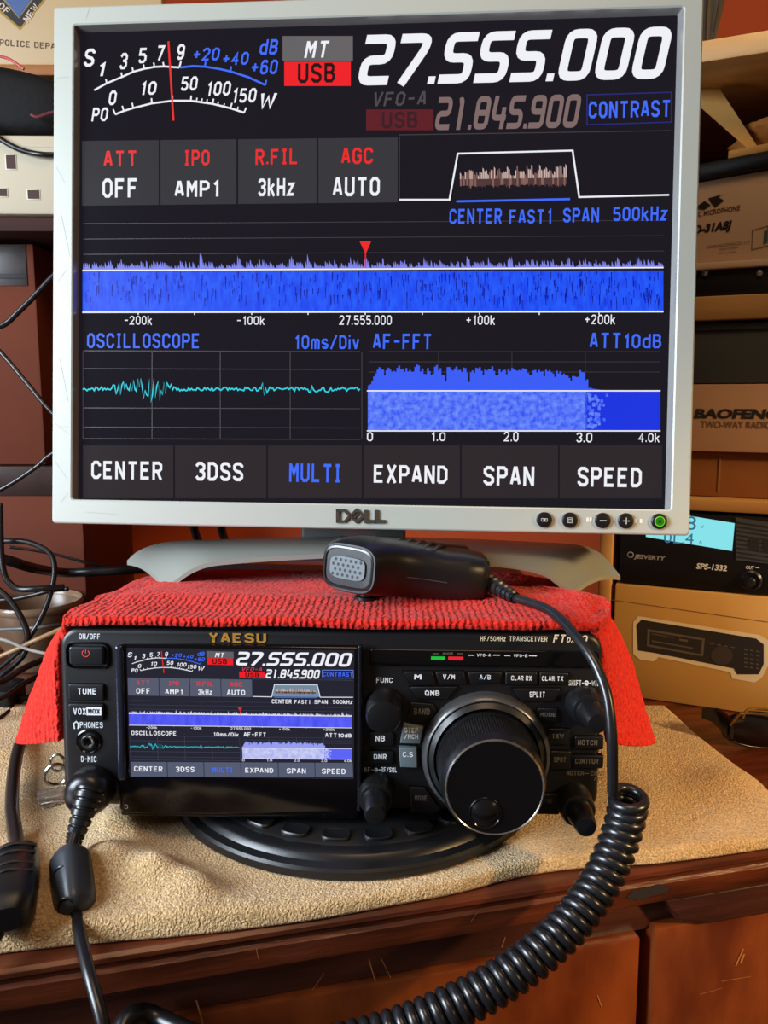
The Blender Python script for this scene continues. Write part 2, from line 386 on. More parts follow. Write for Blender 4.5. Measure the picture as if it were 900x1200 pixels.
    # setting tiles
    for i, (x0, x1, s1, b1, s2, b2) in enumerate(((96, 186, 'ATT', (121.4, 176.5, 159.4, 195), 'OFF', (120, 209, 160, 231.4)), (188, 277, 'IPO', (217, 175.6, 245.5, 194), 'AMP1', (204.5, 210, 256, 230.5)),
                                   (279, 371, 'R.FIL', (299.5, 174.4, 348, 193.4), '3kHz', (302.5, 209, 346, 230.5)), (373, 466, 'AGC', (400, 173, 437, 192), 'AUTO', (390, 207.5, 445, 229.7)))):
        y0 = 165 - (x0 - 96) * .011
        mb = MB(); poly(mb, [(x0, y0), (x1, y0 - 1), (x1, y0 + 75), (x0, y0 + 76)], tile)
        txt(mb, s1, *b1, red, bold=.025); txt(mb, s2, *b2, white, bold=.03); done(mb, 'setting_tile')
    # filter scope
    mb = MB()
    line(mb, [(468, 158), (786, 153)], 1, grid); line(mb, [(468, 160), (468, 236)], 1, grid)
    pts = [(468, 234), (526.7, 234), (536.4, 180), (671, 176.5), (678.7, 231), (784, 228.4)]
    if bright: poly(mb, [(528, 233), (536.4, 180), (671, 176.5), (677, 231)], glow('display passband', (112, 138, 160)))
    line(mb, pts, 2.0, white, 3)
    nz = [glow('display passband noise a', (205, 180, 172)), glow('display passband noise b', (132, 96, 88)), glow('display passband noise c', (78, 54, 54))]
    x = 539.0
    while x < 663:
        h = rnd.uniform(12, 24); k = 218 - (x - 539) * .015
        poly(mb, [(x, k - h), (x + 1.4, k - h + 2), (x + 1.4, k - 8), (x, k - 8)], nz[rnd.choice((0, 0, 1))], 2)
        poly(mb, [(x, k - 8), (x + 1.9, k - 8), (x + 1.9, k + rnd.uniform(-2, 4)), (x, k)], nz[rnd.choice((1, 2, 2))], 2); x += 1.9
    line(mb, [(534.7, 236), (668, 233.3)], 2.4, blue, 3); done(mb, 'filter_scope')
    mb = MB()
    tb = blue if not bright else white
    for s, b in (('CENTER', (526.7, 244.4, 588, 263)), ('FAST1', (597, 244, 646, 262)), ('SPAN', (660, 243.5, 702, 260.5)), ('500kHz', (718.7, 242, 783, 259.5))): txt(mb, s, *b, tb, bold=.025)
    done(mb, 'span_lettering')
    # band spectrum
    mb = MB()
    rect(mb, 96.5, 317, 777.5, 365, fill, 1)
    x = 97.0
    while x < 776:
        y = 316.5 - (x - 97) * .004
        h = 2 + 17 * max(0, noise.noise(Vector((x * .16, 3, 0)))) + rnd.uniform(0, 8)
        poly(mb, [(x, y), (x + .6, y - h), (x + 1.7, y - h * rnd.uniform(.5, .9)), (x + 2.6, y)], peaks, 1); x += 2.1
    if not bright:
        dk = glow('display fill dark streak', (14, 22, 150))
        for i in range(420):
            x = 97 + 676 * (1 - rnd.random() ** 1.25); y = rnd.uniform(318, 352); h = rnd.uniform(2, 13)
            poly(mb, [(x, y), (x + rnd.uniform(.7, 1.6), y), (x + 1, min(364, y + h)), (x + .3, min(364, y + h))], dk, 2)
    line(mb, [(96.5, 317), (777.5, 313.6)], 1.6, white, 3); line(mb, [(96.5, 366), (777.5, 365.2)], 1.8, white, 3)
    for x in (162, 228, 295, 361, 428, 495, 562, 632, 702): line(mb, [(x, 366), (x, 369)], 1.2, white, 3)
    for i in range(3): line(mb, [(97, 262 + i * 18), (778, 258 + i * 18)], .7, grid, 1)
    for s, b in (('-200k', (146, 370, 178, 381)), ('-100k', (278, 370, 310, 381)), ('27.555.000', (397, 369.5, 459, 381)), ('+100k', (546.7, 369, 580, 381)), ('+200k', (685.8, 368.5, 721, 380.4))):
        txt(mb, s, *b, white, bold=.0)
    poly(mb, [(421.5, 283), (435, 283), (428.5, 298)], red, 4); line(mb, [(428.3, 296), (428.3, 314)], 1.4, red, 4)
    done(mb, 'band_spectrum')
    # oscilloscope
    mb = MB()
    for y in (411, 432, 478, 500.5, 514): line(mb, [(97, y), (422, y + 1)], .9, grid, 1)
    for x in (97, 178, 258, 340, 424): line(mb, [(x, 412), (x, 514)], .9, grid, 1)
    pts = []; x = 97.0
    while x < 422:
        e = 2.0 + 11 * math.exp(-((x - 158) / 26) ** 2) + 9 * math.exp(-((x - 184) / 16) ** 2) + 9 * math.exp(-((x - 308) / 5) ** 2) + 2.5 * math.exp(-((x - 375) / 20) ** 2)
        pts.append((x, 456 + rnd.uniform(-1, 1) * e)); x += 1.7
    line(mb, pts, 1.5, glow('display cyan trace', (40, 214, 232)), 3)
    txt(mb, 'OSCILLOSCOPE', 102, 390.5, 233, 408, tb, bold=.025); txt(mb, '10ms/Div', 346, 391.5, 421, 409.5, tb, bold=.02); done(mb, 'oscilloscope_scope')
    # audio spectrum
    mb = MB()
    for y in (412, 424, 436): line(mb, [(432, y), (774, y)], .7, grid, 1)
    for x in (514, 600, 686): line(mb, [(x, 412), (x, 458)], .7, grid, 1)
    flat = glow('display audio flat' + sfx, (26, 52, 224) if not bright else (92, 100, 245))
    mott = glow('display audio mottle' + sfx, (48, 84, 244) if not bright else (170, 176, 236), 1.0, vary=(112, 142, 250) if not bright else (206, 210, 244), vscale=330 if not bright else 500)
    env = glow('display audio envelope' + sfx, (58, 92, 246) if not bright else (150, 156, 240))
    rect(mb, 686, 458, 774, 504.5, flat); rect(mb, 431, 458, 688, 504.5, mott)
    for i in range(60):
        x = 688 + abs(rnd.gauss(0, 8)); y = rnd.uniform(459, 500)
        if x < 712: rect(mb, x, y, x + 3, y + 3.5, mott, 2)
    x = 431.0
    while x < 706:
        k = 1 if x > 440 else (x - 428) / 13
        if x > 684: k = .25 * max(0, (708 - x) / 24) + (.55 if x < 688 else 0)
        h = (24 - max(0, (x - 600)) * .06) * k + (7 * noise.noise(Vector((x * .13, 8, 0))) + rnd.uniform(-3.5, 3.5) - (8 if rnd.random() < .06 else 0)) * k
        rect(mb, x, 458 - max(h, .5), x + 2.2, 458, env, 2); x += 2.1
    line(mb, [(430, 458), (774, 458)], 1.5, white, 3); line(mb, [(430, 505), (774, 505)], 1.5, white, 3)
    for s, b in (('0', (430, 506.5, 437, 517)), ('1.0', (506, 506, 522, 517)), ('2.0', (590, 506, 607.5, 517.3)), ('3.0', (675.5, 507, 694, 518.4)), ('4.0k', (748, 507, 773, 518.6))): txt(mb, s, *b, white, bold=.0)
    txt(mb, 'AF-FFT', 437, 391, 505, 409, tb, bold=.025); txt(mb, 'ATT', 691, 390, 727, 408, tb, bold=.025); txt(mb, '10dB', 732, 390, 775, 408, tb, bold=.025)
    done(mb, 'audio_spectrum')
    # menu buttons
    xs = [96, 204, 313, 425, 540, 655, 777]
    for i, (s, b) in enumerate((('CENTER', (107, 540.5, 190, 562.5)), ('3DSS', (229, 541.5, 285, 563.5)), ('MULTI', (339, 543, 398, 565)), ('EXPAND', (438, 544.5, 524.4, 567)), ('SPAN', (566.7, 546.5, 626, 569)), ('SPEED', (677, 547.6, 752, 570.5)))):
        mb = MB(); rect(mb, xs[i] + 1, 522, xs[i + 1] - 1, 584, tileb)
        txt(mb, s, *b, (blue if s == 'MULTI' else white), bold=.03); done(mb, 'menu_button')

# ------------------------------------------------------------------ monitor
silver = mat('silver plastic', (178, 182, 173), .4, metal=.12, bump=.05, bscale=1500, bdist=.0002)
blackp = mat('black plastic', (14, 15, 18), .38)
matteb = mat('matte black', (16, 16, 18), .6, bump=.15, bscale=1800, bdist=.0003)
def build_monitor():
    root = empty('monitor', MON.m); tag(root, 'silver flat computer monitor showing the radio readout, standing on the red towel', 'monitor')
    yf = -.0055
    X0 = MON.at(61.6, 300, yf)[0]; X1 = MON.at(817.2, 300, yf)[0]; Z1 = MON.at(440, -4.0, yf)[1]; Z0 = MON.at(440, 620.6, yf)[1]
    o0 = MON.at(85.2, 300, yf)[0]; o1 = MON.at(794, 300, yf)[0]; q1 = MON.at(440, 18.5, yf)[1]; q0 = MON.at(440, 591.5, yf)[1]
    W, H = .3379, .2703
    mb = MB()
    R = lambda a, b, c, d, r, y: [(x, y, z) for x, z in rrect(a, b, c, d, r, 5)]
    mb.rings([R(X0 + .004, Z0 + .004, X1 - .004, Z1 - .004, .004, .030), R(X0, Z0, X1, Z1, .0022, .024), R(X0, Z0, X1, Z1, .0022, yf + .0012), R(X0 + .0003, Z0 + .0003, X1 - .0003, Z1 - .0003, .002, yf + .0004),
              R(X0 + .0010, Z0 + .0010, X1 - .0010, Z1 - .0010, .0016, yf), R(o0 - .0008, q0 - .0008, o1 + .0008, q1 + .0008, .0022, yf), R(o0, q0, o1, q1, .0016, yf + .0005)], silver, True, False)
    child(mb, 'bezel', root, sharp=14)
    mb = MB()
    lip = mat('bezel lip', (150, 150, 148), .25, metal=.3)
    mb.rings([R(o0, q0, o1, q1, .0016, yf + .0005), R(-W / 2 - .0005, -H / 2 - .0005, W / 2 + .0005, H / 2 + .0005, .0006, .0006)], lip, False, False)
    child(mb, 'bezel_lip', root)
    # back shell
    mb = MB()
    mb.rings([R(X0 + .002, Z0 + .002, X1 - .002, Z1 - .002, .004, .022), R(X0 + .006, Z0 + .006, X1 - .006, Z1 - .006, .006, .034), R(X0 + .06, Z0 + .05, X1 - .06, Z1 - .05, .02, .058)], mat('monitor back', (60, 62, 66), .5), True, True)
    child(mb, 'back_shell', root)
    mb = MB()
    pnl = mat('display panel', (6, 6, 7), .14, spec=.22, emit=(25, 22, 31), es=1.0)
    mb.add([(-W / 2 - .002, .0004, -H / 2 - .002), (W / 2 + .002, .0004, -H / 2 - .002), (W / 2 + .002, .0004, H / 2 + .002), (-W / 2 - .002, .0004, H / 2 + .002)], [[0, 1, 2, 3]], pnl)
    mb.add([(-W / 2, .004, -H / 2), (W / 2, .004, -H / 2), (W / 2, .004, H / 2), (-W / 2, .004, H / 2)], [[0, 1, 2, 3]], pnl)
    scr = child(mb, 'screen', root)
    draw_ui(scr, W, H, .0003, False)
    # badge lettering on the lower bezel
    mb = MB(); ch = mat('badge chrome', (150, 146, 138), .22, metal=.9); chd = mat('badge dark', (45, 44, 44), .35, metal=.6)
    def mp(px, py): x, z = MON.at(px, py, yf); return x, z
    def raised(pts, w, closed=False):
        v, f = ribbon2([mp(*p) for p in pts], w * .00049, closed); n = len(v)
        vs = [(a[0], yf - .0012, a[1]) for a in v] + [(a[0], yf + .0003, a[1]) for a in v]
        mb.add(vs, f, ch)
        h = n // 2
        for i in range(h - 1): mb.add([vs[i], vs[i + 1], vs[n + i + 1], vs[n + i]], [[0, 1, 2, 3]], chd); mb.add([vs[h + i], vs[h + i + 1], vs[n + h + i + 1], vs[n + h + i]], [[0, 1, 2, 3]], chd)
    raised([(396, 598), (396, 611)], 4); raised([(394, 598), (404, 598), (410, 604.5), (404, 611), (394, 611)], 3)
    raised([(418, 597.5), (410.5, 604.5), (418, 611.5), (426, 604.5)], 3, True); raised([(413, 608), (422, 600)], 2)
    raised([(429, 597.5), (429, 611), (441, 611)], 4); raised([(441, 597.5), (441, 611), (451, 611)], 4)
    child(mb, 'badge', root, 'raised chrome badge lettering')
    # buttons
    icon = mat('icon grey', (190, 190, 180), .5)
    for i, px in enumerate((637.5, 667.5, 706, 733, 772)):
        py = 609 + (px - 637) * .0135
        cx, cz = mp(px, py); mb = MB()
        mb.lathe(cx, cz, [(.0050, yf + .001), (.0050, yf - .0002), (.0046, yf - .0003)], mat('button ring', (168, 165, 155), .4), 32)
        mb.lathe(cx, cz, [(.0043, yf), (.0043, yf - .0012), (.0037, yf - .0018), (.002, yf - .0021)], blackp, 32)
        yy = yf - .0022
        def bar(a, b, c, d, m=icon): mb.add([(cx + a * MM, yy, cz + b * MM), (cx + c * MM, yy, cz + b * MM), (cx + c * MM, yy, cz + d * MM), (cx + a * MM, yy, cz + d * MM)], [[0, 1, 2, 3]], m)
        if i == 0:
            bar(-1.9, -.9, 1.7, -.6); bar(-1.9, .6, 1.7, .9); bar(1.4, -.9, 1.7, .9); bar(-1.9, -.9, -1.6, .9); bar(-.6, -.5, .6, .5)
        if i == 1:
            bar(-1.3, -1.6, -1, 1.5); bar(1, -1.6, 1.3, 1.5)
            for k in range(4): bar(-1.2, -1.5 + k * .9, 1.2, -1.2 + k * .9)
        if i in (2, 3): bar(-1.8, -.25, 1.8, .25)
        if i == 3: bar(-.25, -1.8, .25, 1.8)
        if i == 4:
            mb.lathe(cx, cz, [(.0028, yf - .0016), (.0028, yf - .0023), (.0024, yf - .0025)], glow('power led green', (120, 225, 50), 1.0), 24, cap1=False)
            mb.lathe(cx, cz, [(.0024, yf - .0024), (.0009, yf - .0025)], glow('power led dark', (42, 120, 20), 1.0), 24, cap1=False)
            mb.lathe(cx, cz, [(.0009, yf - .00255), (.0001, yf - .0026)], glow('power led core', (25, 70, 14), 1.0), 24)
        child(mb, 'power_button' if i == 4 else 'button', root, 'round power button glowing green' if i == 4 else None)
    for x, y in ((688.5, 609), (692, 609), (745, 610.5), (751, 610.5)):
        mb = MB(); cx, cz = mp(x, y); mb.add([(cx - .0007, yf - .0002, cz - .0012), (cx + .0007, yf - .0002, cz - .0012), (cx + .0007, yf - .0002, cz + .0012), (cx - .0007, yf - .0002, cz + .0012)], [[0, 1, 2, 3]], mat('print pale', (225, 225, 218), .5)); child(mb, 'printed_mark', root)
    # scratches on the bezel
    sc = mat('scratch', (150, 156, 154), .6)
    for (a, b) in (((105, 8), (101, 22)), ((72, 252), (82, 300)), ((66, 92), (81, 90)), ((70, 420), (80, 470)), ((64, 496), (80, 508)), ((64, 540), (78, 560)), ((70, 500), (80, 500)), ((72, 588), (80, 578)), ((66, 196), (76, 214)), ((100, 600), (140, 603)), ((68, 330), (78, 316))):
        mb = MB(); v, f = ribbon2([mp(*a), mp(*b)], .00022); mb.add([(p[0], yf - .00006, p[1]) for p in v], f, sc); child(mb, 'scratch', root)
    # stand: two arched arms, in radio-deck space
    inv = MON.m.inverted()
    def arm(front, back, yfr, ybk, name):
        mb = MB(); n = len(front); rows = []
        fr = spline([Vector((*front_l(p, yfr),)) for p in front], 4); bk = spline([Vector((*front_l(p, ybk),)) for p in back], 4)
        nseg = 8; th = .0028
        top = []; bot = []
        for i in range(len(fr)):
            for k in range(nseg + 1):
                t = k / nseg; q = fr[i].lerp(bk[i], t); q = q + Vector((0, 0, .004 * math.sin(math.pi * t)))
                top.append(q); bot.append(q - Vector((0, 0, th)))
        tot = top + bot; w = nseg + 1; fs = []; o = len(top); m = len(fr)
        for i in range(m - 1):
            for k in range(nseg):
                a, b, c, d = i * w + k, i * w + k + 1, (i + 1) * w + k + 1, (i + 1) * w + k
                fs += [[a, b, c, d], [o + d, o + c, o + b, o + a]]
            fs += [[i * w, (i + 1) * w, o + (i + 1) * w, o + i * w], [i * w + nseg, o + i * w + nseg, o + (i + 1) * w + nseg, (i + 1) * w + nseg]]
        for k in range(nseg): fs += [[k, o + k, o + k + 1, k + 1], [(m - 1) * w + k, (m - 1) * w + k + 1, o + (m - 1) * w + k + 1, o + (m - 1) * w + k]]
        M = inv @ RAD.m
        mb.add([M @ p for p in tot], fs, mat('stand silver', (150, 156, 148), .35, metal=.35))
        child(mb, name, root)
    def front_l(p, y): x, z = RAD.at(p[0], p[1], y); return (x, y, z)
    arm([(400, 648), (340, 651), (280, 655), (245, 659), (224, 667), (208, 678), (194, 688)], [(400, 629), (330, 630), (260, 632), (205, 634), (178, 639), (160, 647), (149, 657)], .084, .128, 'stand_foot')
    arm([(440, 648), (540, 656), (600, 661), (636, 669), (650, 678), (662, 687), (673, 692)], [(440, 629), (540, 631), (625, 635), (675, 638), (700, 646), (715, 660), (727, 675)], .084, .128, 'stand_foot')
    mb = MB(); M = inv @ RAD.m
    mb2 = MB()
    mb.box(-.035, .045, .10, .145, .0625, .066, mat('stand hub', (120, 122, 120), .4, metal=.3), .001)
    mb.box(-.028, .038, .118, .140, .064, .20, mat('stand hub', (120, 122, 120), .4), .003)
    mb.v = [tuple(M @ Vector(p)) for p in mb.v]; child(mb, 'stand_column', root)
    # screen signal cables behind the stand
    mb = MB(); mb.tube([inv @ P(390, 560, .53), inv @ P(378, 610, .535), inv @ P(382, 640, .54)], .0028, blackp, 8); child(mb, 'cord', root)
    mb = MB(); mb.tube([inv @ P(214, 560, .54), inv @ P(225, 610, .55), inv @ P(236, 640, .60), inv @ P(260, 670, .68)], .003, blackp, 8); child(mb, 'cord', root)
    mb = MB(); mb.tube([inv @ P(252, 560, .54), inv @ P(258, 610, .55), inv @ P(266, 636, .60), inv @ P(290, 670, .68)], .003, blackp, 8); child(mb, 'cord', root)
    return root
build_monitor()

# ------------------------------------------------------------------ transceiver
def build_radio():
    root = empty('transceiver', RAD.m); tag(root, 'black radio transceiver with colour screen and big tuning knob, under the red towel', 'radio')
    panel_m = mat('radio panel', (15, 15, 18), .4, bump=.12, bscale=2500, bdist=.0002)
    glossb = mat('radio gloss black', (7, 7, 10), .12, spec=.6)
    key = mat('radio key', (25, 27, 31), .36)
    keyd = mat('radio key dark', (12, 12, 15), .4)
    pw = mat('radio print white', (225, 228, 232), .5); pd = mat('radio print dim', (105, 98, 88), .5); gold = mat('radio print gold', (206, 150, 62), .35, metal=.4)
    cream = mat('radio print cream', (226, 208, 176), .5)
    R = RAD.at
    def bx(x0, y0, x1, y1, y=0.0):
        a = R(x0, (y0 + y1) / 2, y)[0]; b = R(x1, (y0 + y1) / 2, y)[0]; c = R((x0 + x1) / 2, y0, y)[1]; d = R((x0 + x1) / 2, y1, y)[1]
        return a, d, b, c
    # case behind the panel, front panel
    mb = MB(); mb.prism(rrect(-.126, -.038, .126, .0435, .006), .012, .215, mat('radio case', (20, 20, 22), .5), 0); child(mb, 'case', root)
    mb = MB(); mb.prism(rrect(-.133, -.0445, .133, .046, .009, 8), 0, .020, panel_m, .003); child(mb, 'front_panel', root)
    def text(parent, items, name='lettering', y=-.00018):
        for s, b, m, *o in items:
            mb = MB(); a, c, d, e = bx(*b, y); put_sign(mb, s, a, c, d, e, y, m, o[0] if o else .02, o[1] if len(o) > 1 else 0.0)
            child(mb, name if s not in ('-', 'o') else 'printed_mark', parent)
    # screen module
    mb = MB()
    a, b, c, d = bx(137.5, 756.8, 423, 955.5, -.004)
    mb.prism(rrect(a, b, c, d, .003, 5), -.004, .004, glossb, .0012)
    scrm = child(mb, 'screen_module', root)
    mb = MB(); a, b, c, d = bx(136.5, 755.5, 147, 914, -.0046)
    mb.prism(rrect(a, b, c, d, .0016), -.0062, -.003, mat('radio chrome edge', (70, 74, 92), .18, metal=.8), .0016); child(mb, 'screen_edge', scrm)
    mb = MB(); a, b, c, d = bx(419, 756, 424, 950, -.004)
    mb.prism(rrect(a, b, c, d, .0008), -.0054, -.002, mat('radio chrome edge dark', (50, 53, 66), .25, metal=.8), .0008); child(mb, 'screen_edge', scrm)
    a, b, c, d = bx(150, 760.5, 415, 911.5, -.0042)
    W, H = c - a, d - b
    mb = MB(); mb.add([(-W / 2, 0, -H / 2), (W / 2, 0, -H / 2), (W / 2, 0, H / 2), (-W / 2, 0, H / 2)], [[0, 1, 2, 3]], mat('radio display panel', (8, 8, 10), .3, emit=(30, 30, 44), es=1.0))
    mb.v = [(x, y - .0001, z) for x, y, z in mb.v]
    lcd = mb.build('screen'); lcd.parent = root; lcd.location = ((a + c) / 2, -.0041, (b + d) / 2)
    draw_ui(lcd, W, H, -.0002, True)
    # left column
    mb = MB(); a, b, c, d = bx(77.5, 751.5, 129, 783.5)
    o = rrect(a, b, c, d, .004); i_ = inset(o, .0014)
    mb.rings([[(x, .0005, z) for x, z in o], [(x, -.0012, z) for x, z in inset(o, .0003)], [(x, -.0012, z) for x, z in inset(o, .001)], [(x, .0002, z) for x, z in i_]], glossb, False, True)
    a, b, c, d = bx(82.5, 756.5, 123, 778)
    mb.prism(rrect(a, b, c, d, .0015), -.0022, .001, key, .001)
    cx, cz = R(100.5, 765.5, -.0023); q = [(cx + .0017 * math.sin(math.radians(40 + 280 * k / 20)), cz + .0017 * math.cos(math.radians(40 + 280 * k / 20))) for k in range(21)]
    rm = mat('power mark red', (190, 60, 60), .5, emit=(150, 40, 44), es=.6)
    v, f = ribbon2(q, .0004); mb.add([(p[0], -.0024, p[1]) for p in v], f, rm); v, f = ribbon2([(cx, cz), (cx, cz + .002)], .0004); mb.add([(p[0], -.0024, p[1]) for p in v], f, rm)
    child(mb, 'power_button', root, 'rectangular power button with a red mark')
    def button(b, items=(), m=key, h=.0016, poly=None, name='button', rad=.0009):
        mb = MB()
        if poly: o = [R(*p) for p in poly]; o = o if sum(o[i][0] * o[(i + 1) % len(o)][1] - o[(i + 1) % len(o)][0] * o[i][1] for i in range(len(o))) > 0 else o[::-1]
        else: a, c, d, e = bx(*b); o = rrect(a, c, d, e, rad, 3)
        mb.prism(inset(o, -.0004), -.0002, .001, glossb, 0); mb.prism(o, -h, .001, m, .0006)
        for s, tb, tm, *q in items:
            a, c, d, e = bx(*tb, -h); put_sign(mb, s, a, c, d, e, -h - .0002, tm, q[0] if q else .03)
        return child(mb, name, root)
    button((81.5, 801, 122.5, 819.5), [('TUNE', (91.5, 806.5, 112.5, 813.5), pw)])
    b = button((81.5, 824, 122.5, 843), [('VOX', (86, 829.5, 101, 837.5), pw)])
    mb = MB(); a, c, d, e = bx(101.5, 828.5, 119, 838, -.0016); mb.add([(a, -.00185, c), (d, -.00185, c), (d, -.00185, e), (a, -.00185, e)], [[0, 1, 2, 3]], pw)
    put_sign(mb, 'MOX', a + .0008, c + .0008, d - .0008, e - .0008, -.002, keyd, .03); child(mb, 'printed_mark', b)
    text(root, [('ON/OFF', (92.5, 742.3, 117, 749.3), pw), ('PHONES', (93.5, 846, 120.5, 853), pw), ('D-MIC', (95, 886, 113, 893), pw)])
    mb = MB(); v, f = ribbon2([R(*p) for p in ((87.5, 854), (86.5, 848), (89.5, 845.3), (92, 848), (91.5, 854))], .0006); mb.add([(p[0], -.0002, p[1]) for p in v], f, pw); child(mb, 'printed_mark', root)
    cx, cz = R(104, 868.5)
    mb = MB(); mb.lathe(cx, cz, [(.0062, .001), (.0062, -.0008), (.0056, -.0012), (.0050, -.0006), (.0042, .0002)], glossb, 40, cap1=True)
    mb.lathe(cx, cz, [(.0034, .001), (.0034, -.0016), (.0030, -.0020), (.0022, -.0018), (.0019, -.0006)], mat('jack metal', (120, 122, 126), .25, metal=.9), 32, cap1=False)
    mb.lathe(cx, cz, [(.0019, -.0006), (.0001, -.0004)], glossb, 24); child(mb, 'headphone_jack', root)
    # prints on the top strip
    mb = MB()
    a, c, d, e = bx(245, 741.5, 312, 753)
    put_sign(mb, 'YAESU', a, c, d, e, -.0004, gold, .055); child(mb, 'maker_lettering', root, 'gold maker lettering')
    text(root, [('HF/50MHz', (563, 745.5, 593, 751.5), cream), ('TRANSCEIVER', (597, 745.6, 641.5, 751.8), cream), ('FT', (648, 743.6, 663, 753), cream, .04, .2), ('DX', (664, 747, 674, 753), cream, .04, .2), ('10', (676, 743.8, 689, 753.2), cream, .04, .2)], 'model_lettering')
    # status strip
    mb = MB(); a, c, d, e = bx(434, 761.5, 702, 781)
    mb.prism(rrect(a, c, d, e, .0015), -.0012, .001, glossb, .0006); st = child(mb, 'status_strip', root)
    mb = MB(); a, c, d, e = bx(505, 768.3, 521.5, 772.3); mb.add([(a, -.0014, c), (d, -.0014, c), (d, -.0014, e), (a, -.0014, e)], [[0, 1, 2, 3]], glow('led green', (30, 190, 60))); child(mb, 'indicator', st, 'green indicator bar')
    mb = MB(); a, c, d, e = bx(525, 768.5, 542.5, 772.8); mb.add([(a, -.0014, c), (d, -.0014, c), (d, -.0014, e), (a, -.0014, e)], [[0, 1, 2, 3]], glow('led red', (225, 40, 48))); child(mb, 'indicator', st, 'red indicator bar')
    text(st, [('MODE', (519, 764.6, 531, 767.2), pd), ('-', (507, 765.6, 514, 766.4), pd), ('-', (536, 765.6, 542, 766.4), pd), ('VFO-A', (559, 766, 575, 769.5), pw), ('-', (549, 767.3, 556, 768.3), pw), ('-', (578, 767.3, 586, 768.3), pw), ('VFO-B', (602, 766.6, 618, 770.2), pw), ('-', (591, 767.8, 598, 768.8), pw), ('-', (620, 768, 629, 769), pw)], y=-.0014)
    # key rows
    button(None, [('M', (485.5, 790, 494, 796), pw)], keyd, poly=[(472, 786), (506, 786), (511, 801), (481, 801)])
    button(None, [('V/M', (519, 790, 533, 796), pw)], keyd, poly=[(510, 786), (543, 786), (547, 801), (514, 801)])
    button(None, [('A/B', (562, 790.5, 575, 796.5), pw)], keyd, poly=[(548, 787), (588, 787), (586, 800), (551, 800)])
    button((592, 787, 629, 802), [('CLAR RX', (599, 791.5, 623, 797.5), pw)], keyd)
    button(None, [('CLAR TX', (635, 792, 660, 798), pw)], keyd, poly=[(632, 787), (666, 788), (662, 801), (632, 802)])
    button(None, [('QMB', (498, 809, 515, 815.5), pw)], keyd, poly=[(480, 804), (536, 804), (524, 818), (488, 818)])
    button(None, [('SPLIT', (620.5, 810.5, 638.5, 817), pw)], keyd, poly=[(600, 806), (656, 806), (650, 821), (610, 821)])
    button(None, [('BAND', (485, 830, 503.5, 837.5), pd)], keyd, poly=[(482, 822), (507, 824), (511, 832), (500, 846), (476, 843)])
    lit = mat('radio key lit', (96, 108, 114), .35)  # paler copy of the key colour, stands for light on these keys
    button(None, [('STEP', (474, 852.5, 490, 858.5), pw), ('/MCH', (474, 860, 490, 866), pw)], lit, .0034, poly=[(473, 846), (496, 850), (492, 869), (469, 868)])
    button(None, [('C.S', (472, 881, 484, 887), pw)], lit, .0034, poly=[(467, 873), (488, 874), (489, 897), (469, 896)])
    button((432, 857, 460, 873), [('NB', (440, 862, 451, 868.5), pw)], keyd); button((432, 879, 460, 894), [('DNR', (438, 883.5, 453, 890), pw)], keyd)
    button(None, [('MODE', (486, 932, 500, 938), pd)], keyd, poly=[(480, 921), (498, 922), (516, 946), (507, 953), (482, 950)])
    button((629, 829, 653, 845), [('MODE', (633, 835, 651, 839.5), pd)], keyd); button((641, 853, 667, 872), [('TXW', (647, 859.5, 660.5, 865.5), pd)], keyd); button((644, 879, 668, 901), [('SPOT', (649, 887, 663, 893), pd)], keyd)
    button((673, 862, 706, 877), [('NOTCH', (677, 867, 700, 873), pd)], keyd); button((671, 884, 706, 899), [('CONTOUR', (674, 889, 701, 895), pd)], keyd)
    button((630, 929, 655, 953), [('FINE', (637, 936, 647, 941), pd)], keyd)
    text(root, [('FUNC', (441, 794, 460, 800), pw), ('AF', (426.5, 899, 434, 905), pw), ('-', (435, 901.6, 438, 902.6), pw), ('o', (438.5, 900, 443, 905), pw), ('-', (443.5, 901.6, 446, 902.6), pw), ('RF/SQL', (446.5, 899, 465, 905.2), pw),
                ('SHIFT', (666.5, 797, 681, 803.5), pw), ('-', (682, 800, 684, 801), pw), ('o', (684.5, 797.5, 690, 803.5), pw), ('-', (690.5, 800, 693, 801), pw), ('WIDTH', (693.5, 797.6, 709, 804), pw),
                ('NOTCH', (664, 903.5, 684, 908.5), pd), ('-', (685, 906, 690, 906.8), pd), ('CONT', (692, 904, 709, 909), pd), ('APF', (696, 911, 707, 915), pd)])
    # knobs
    kb = mat('knob rubber', (15, 16, 18), .36)
    def knob(px, py, prof, inner=None, seg=64, kd=.0):
        cx, cz = R(px, py); mb = MB(); mb.lathe(cx, cz, [(r * MM, -y * MM) for r, y in prof], kb, seg, 1 if kd else 0, kd); k = child(mb, 'knob', root, sharp=50)
        if inner: mb = MB(); mb.lathe(cx, cz, [(r * MM, -y * MM) for r, y in inner], kb, 48); 
        if inner:
            r1, y1 = inner[1]; r2, y2 = inner[-2]
            a = math.radians(-35)
            mb.box(cx + r2 * MM * .80, cx + r2 * MM * 1.0, -y2 * MM - .0006, -y2 * MM + .002, cz - .0005, cz + .0005, mat('knob pointer', (120, 124, 128), .3), 0) if False else None
            child(mb, 'inner_knob', k, sharp=50)
    knob(450, 827, [(9.6, 0), (9.6, 1), (8.8, 2), (8.4, 15.0), (7.6, 17), (5, 17.6)])
    dual = [(9.2, 0), (9.2, 1.2), (8.8, 2), (8.4, 10.5), (7.8, 12), (6.5, 12.4)]; inn = [(6.6, 10), (6.4, 12.5), (5.0, 26.5), (4.3, 27.8), (2.5, 28)]
    knob(441, 925, dual, inn); knob(684, 824.5, dual, inn); knob(672, 938, dual, inn)
    # main dial
    cx, cz = R(568.5, 883)
    ringm = mat('dial ring grey', (86, 86, 88), .3, metal=.55)
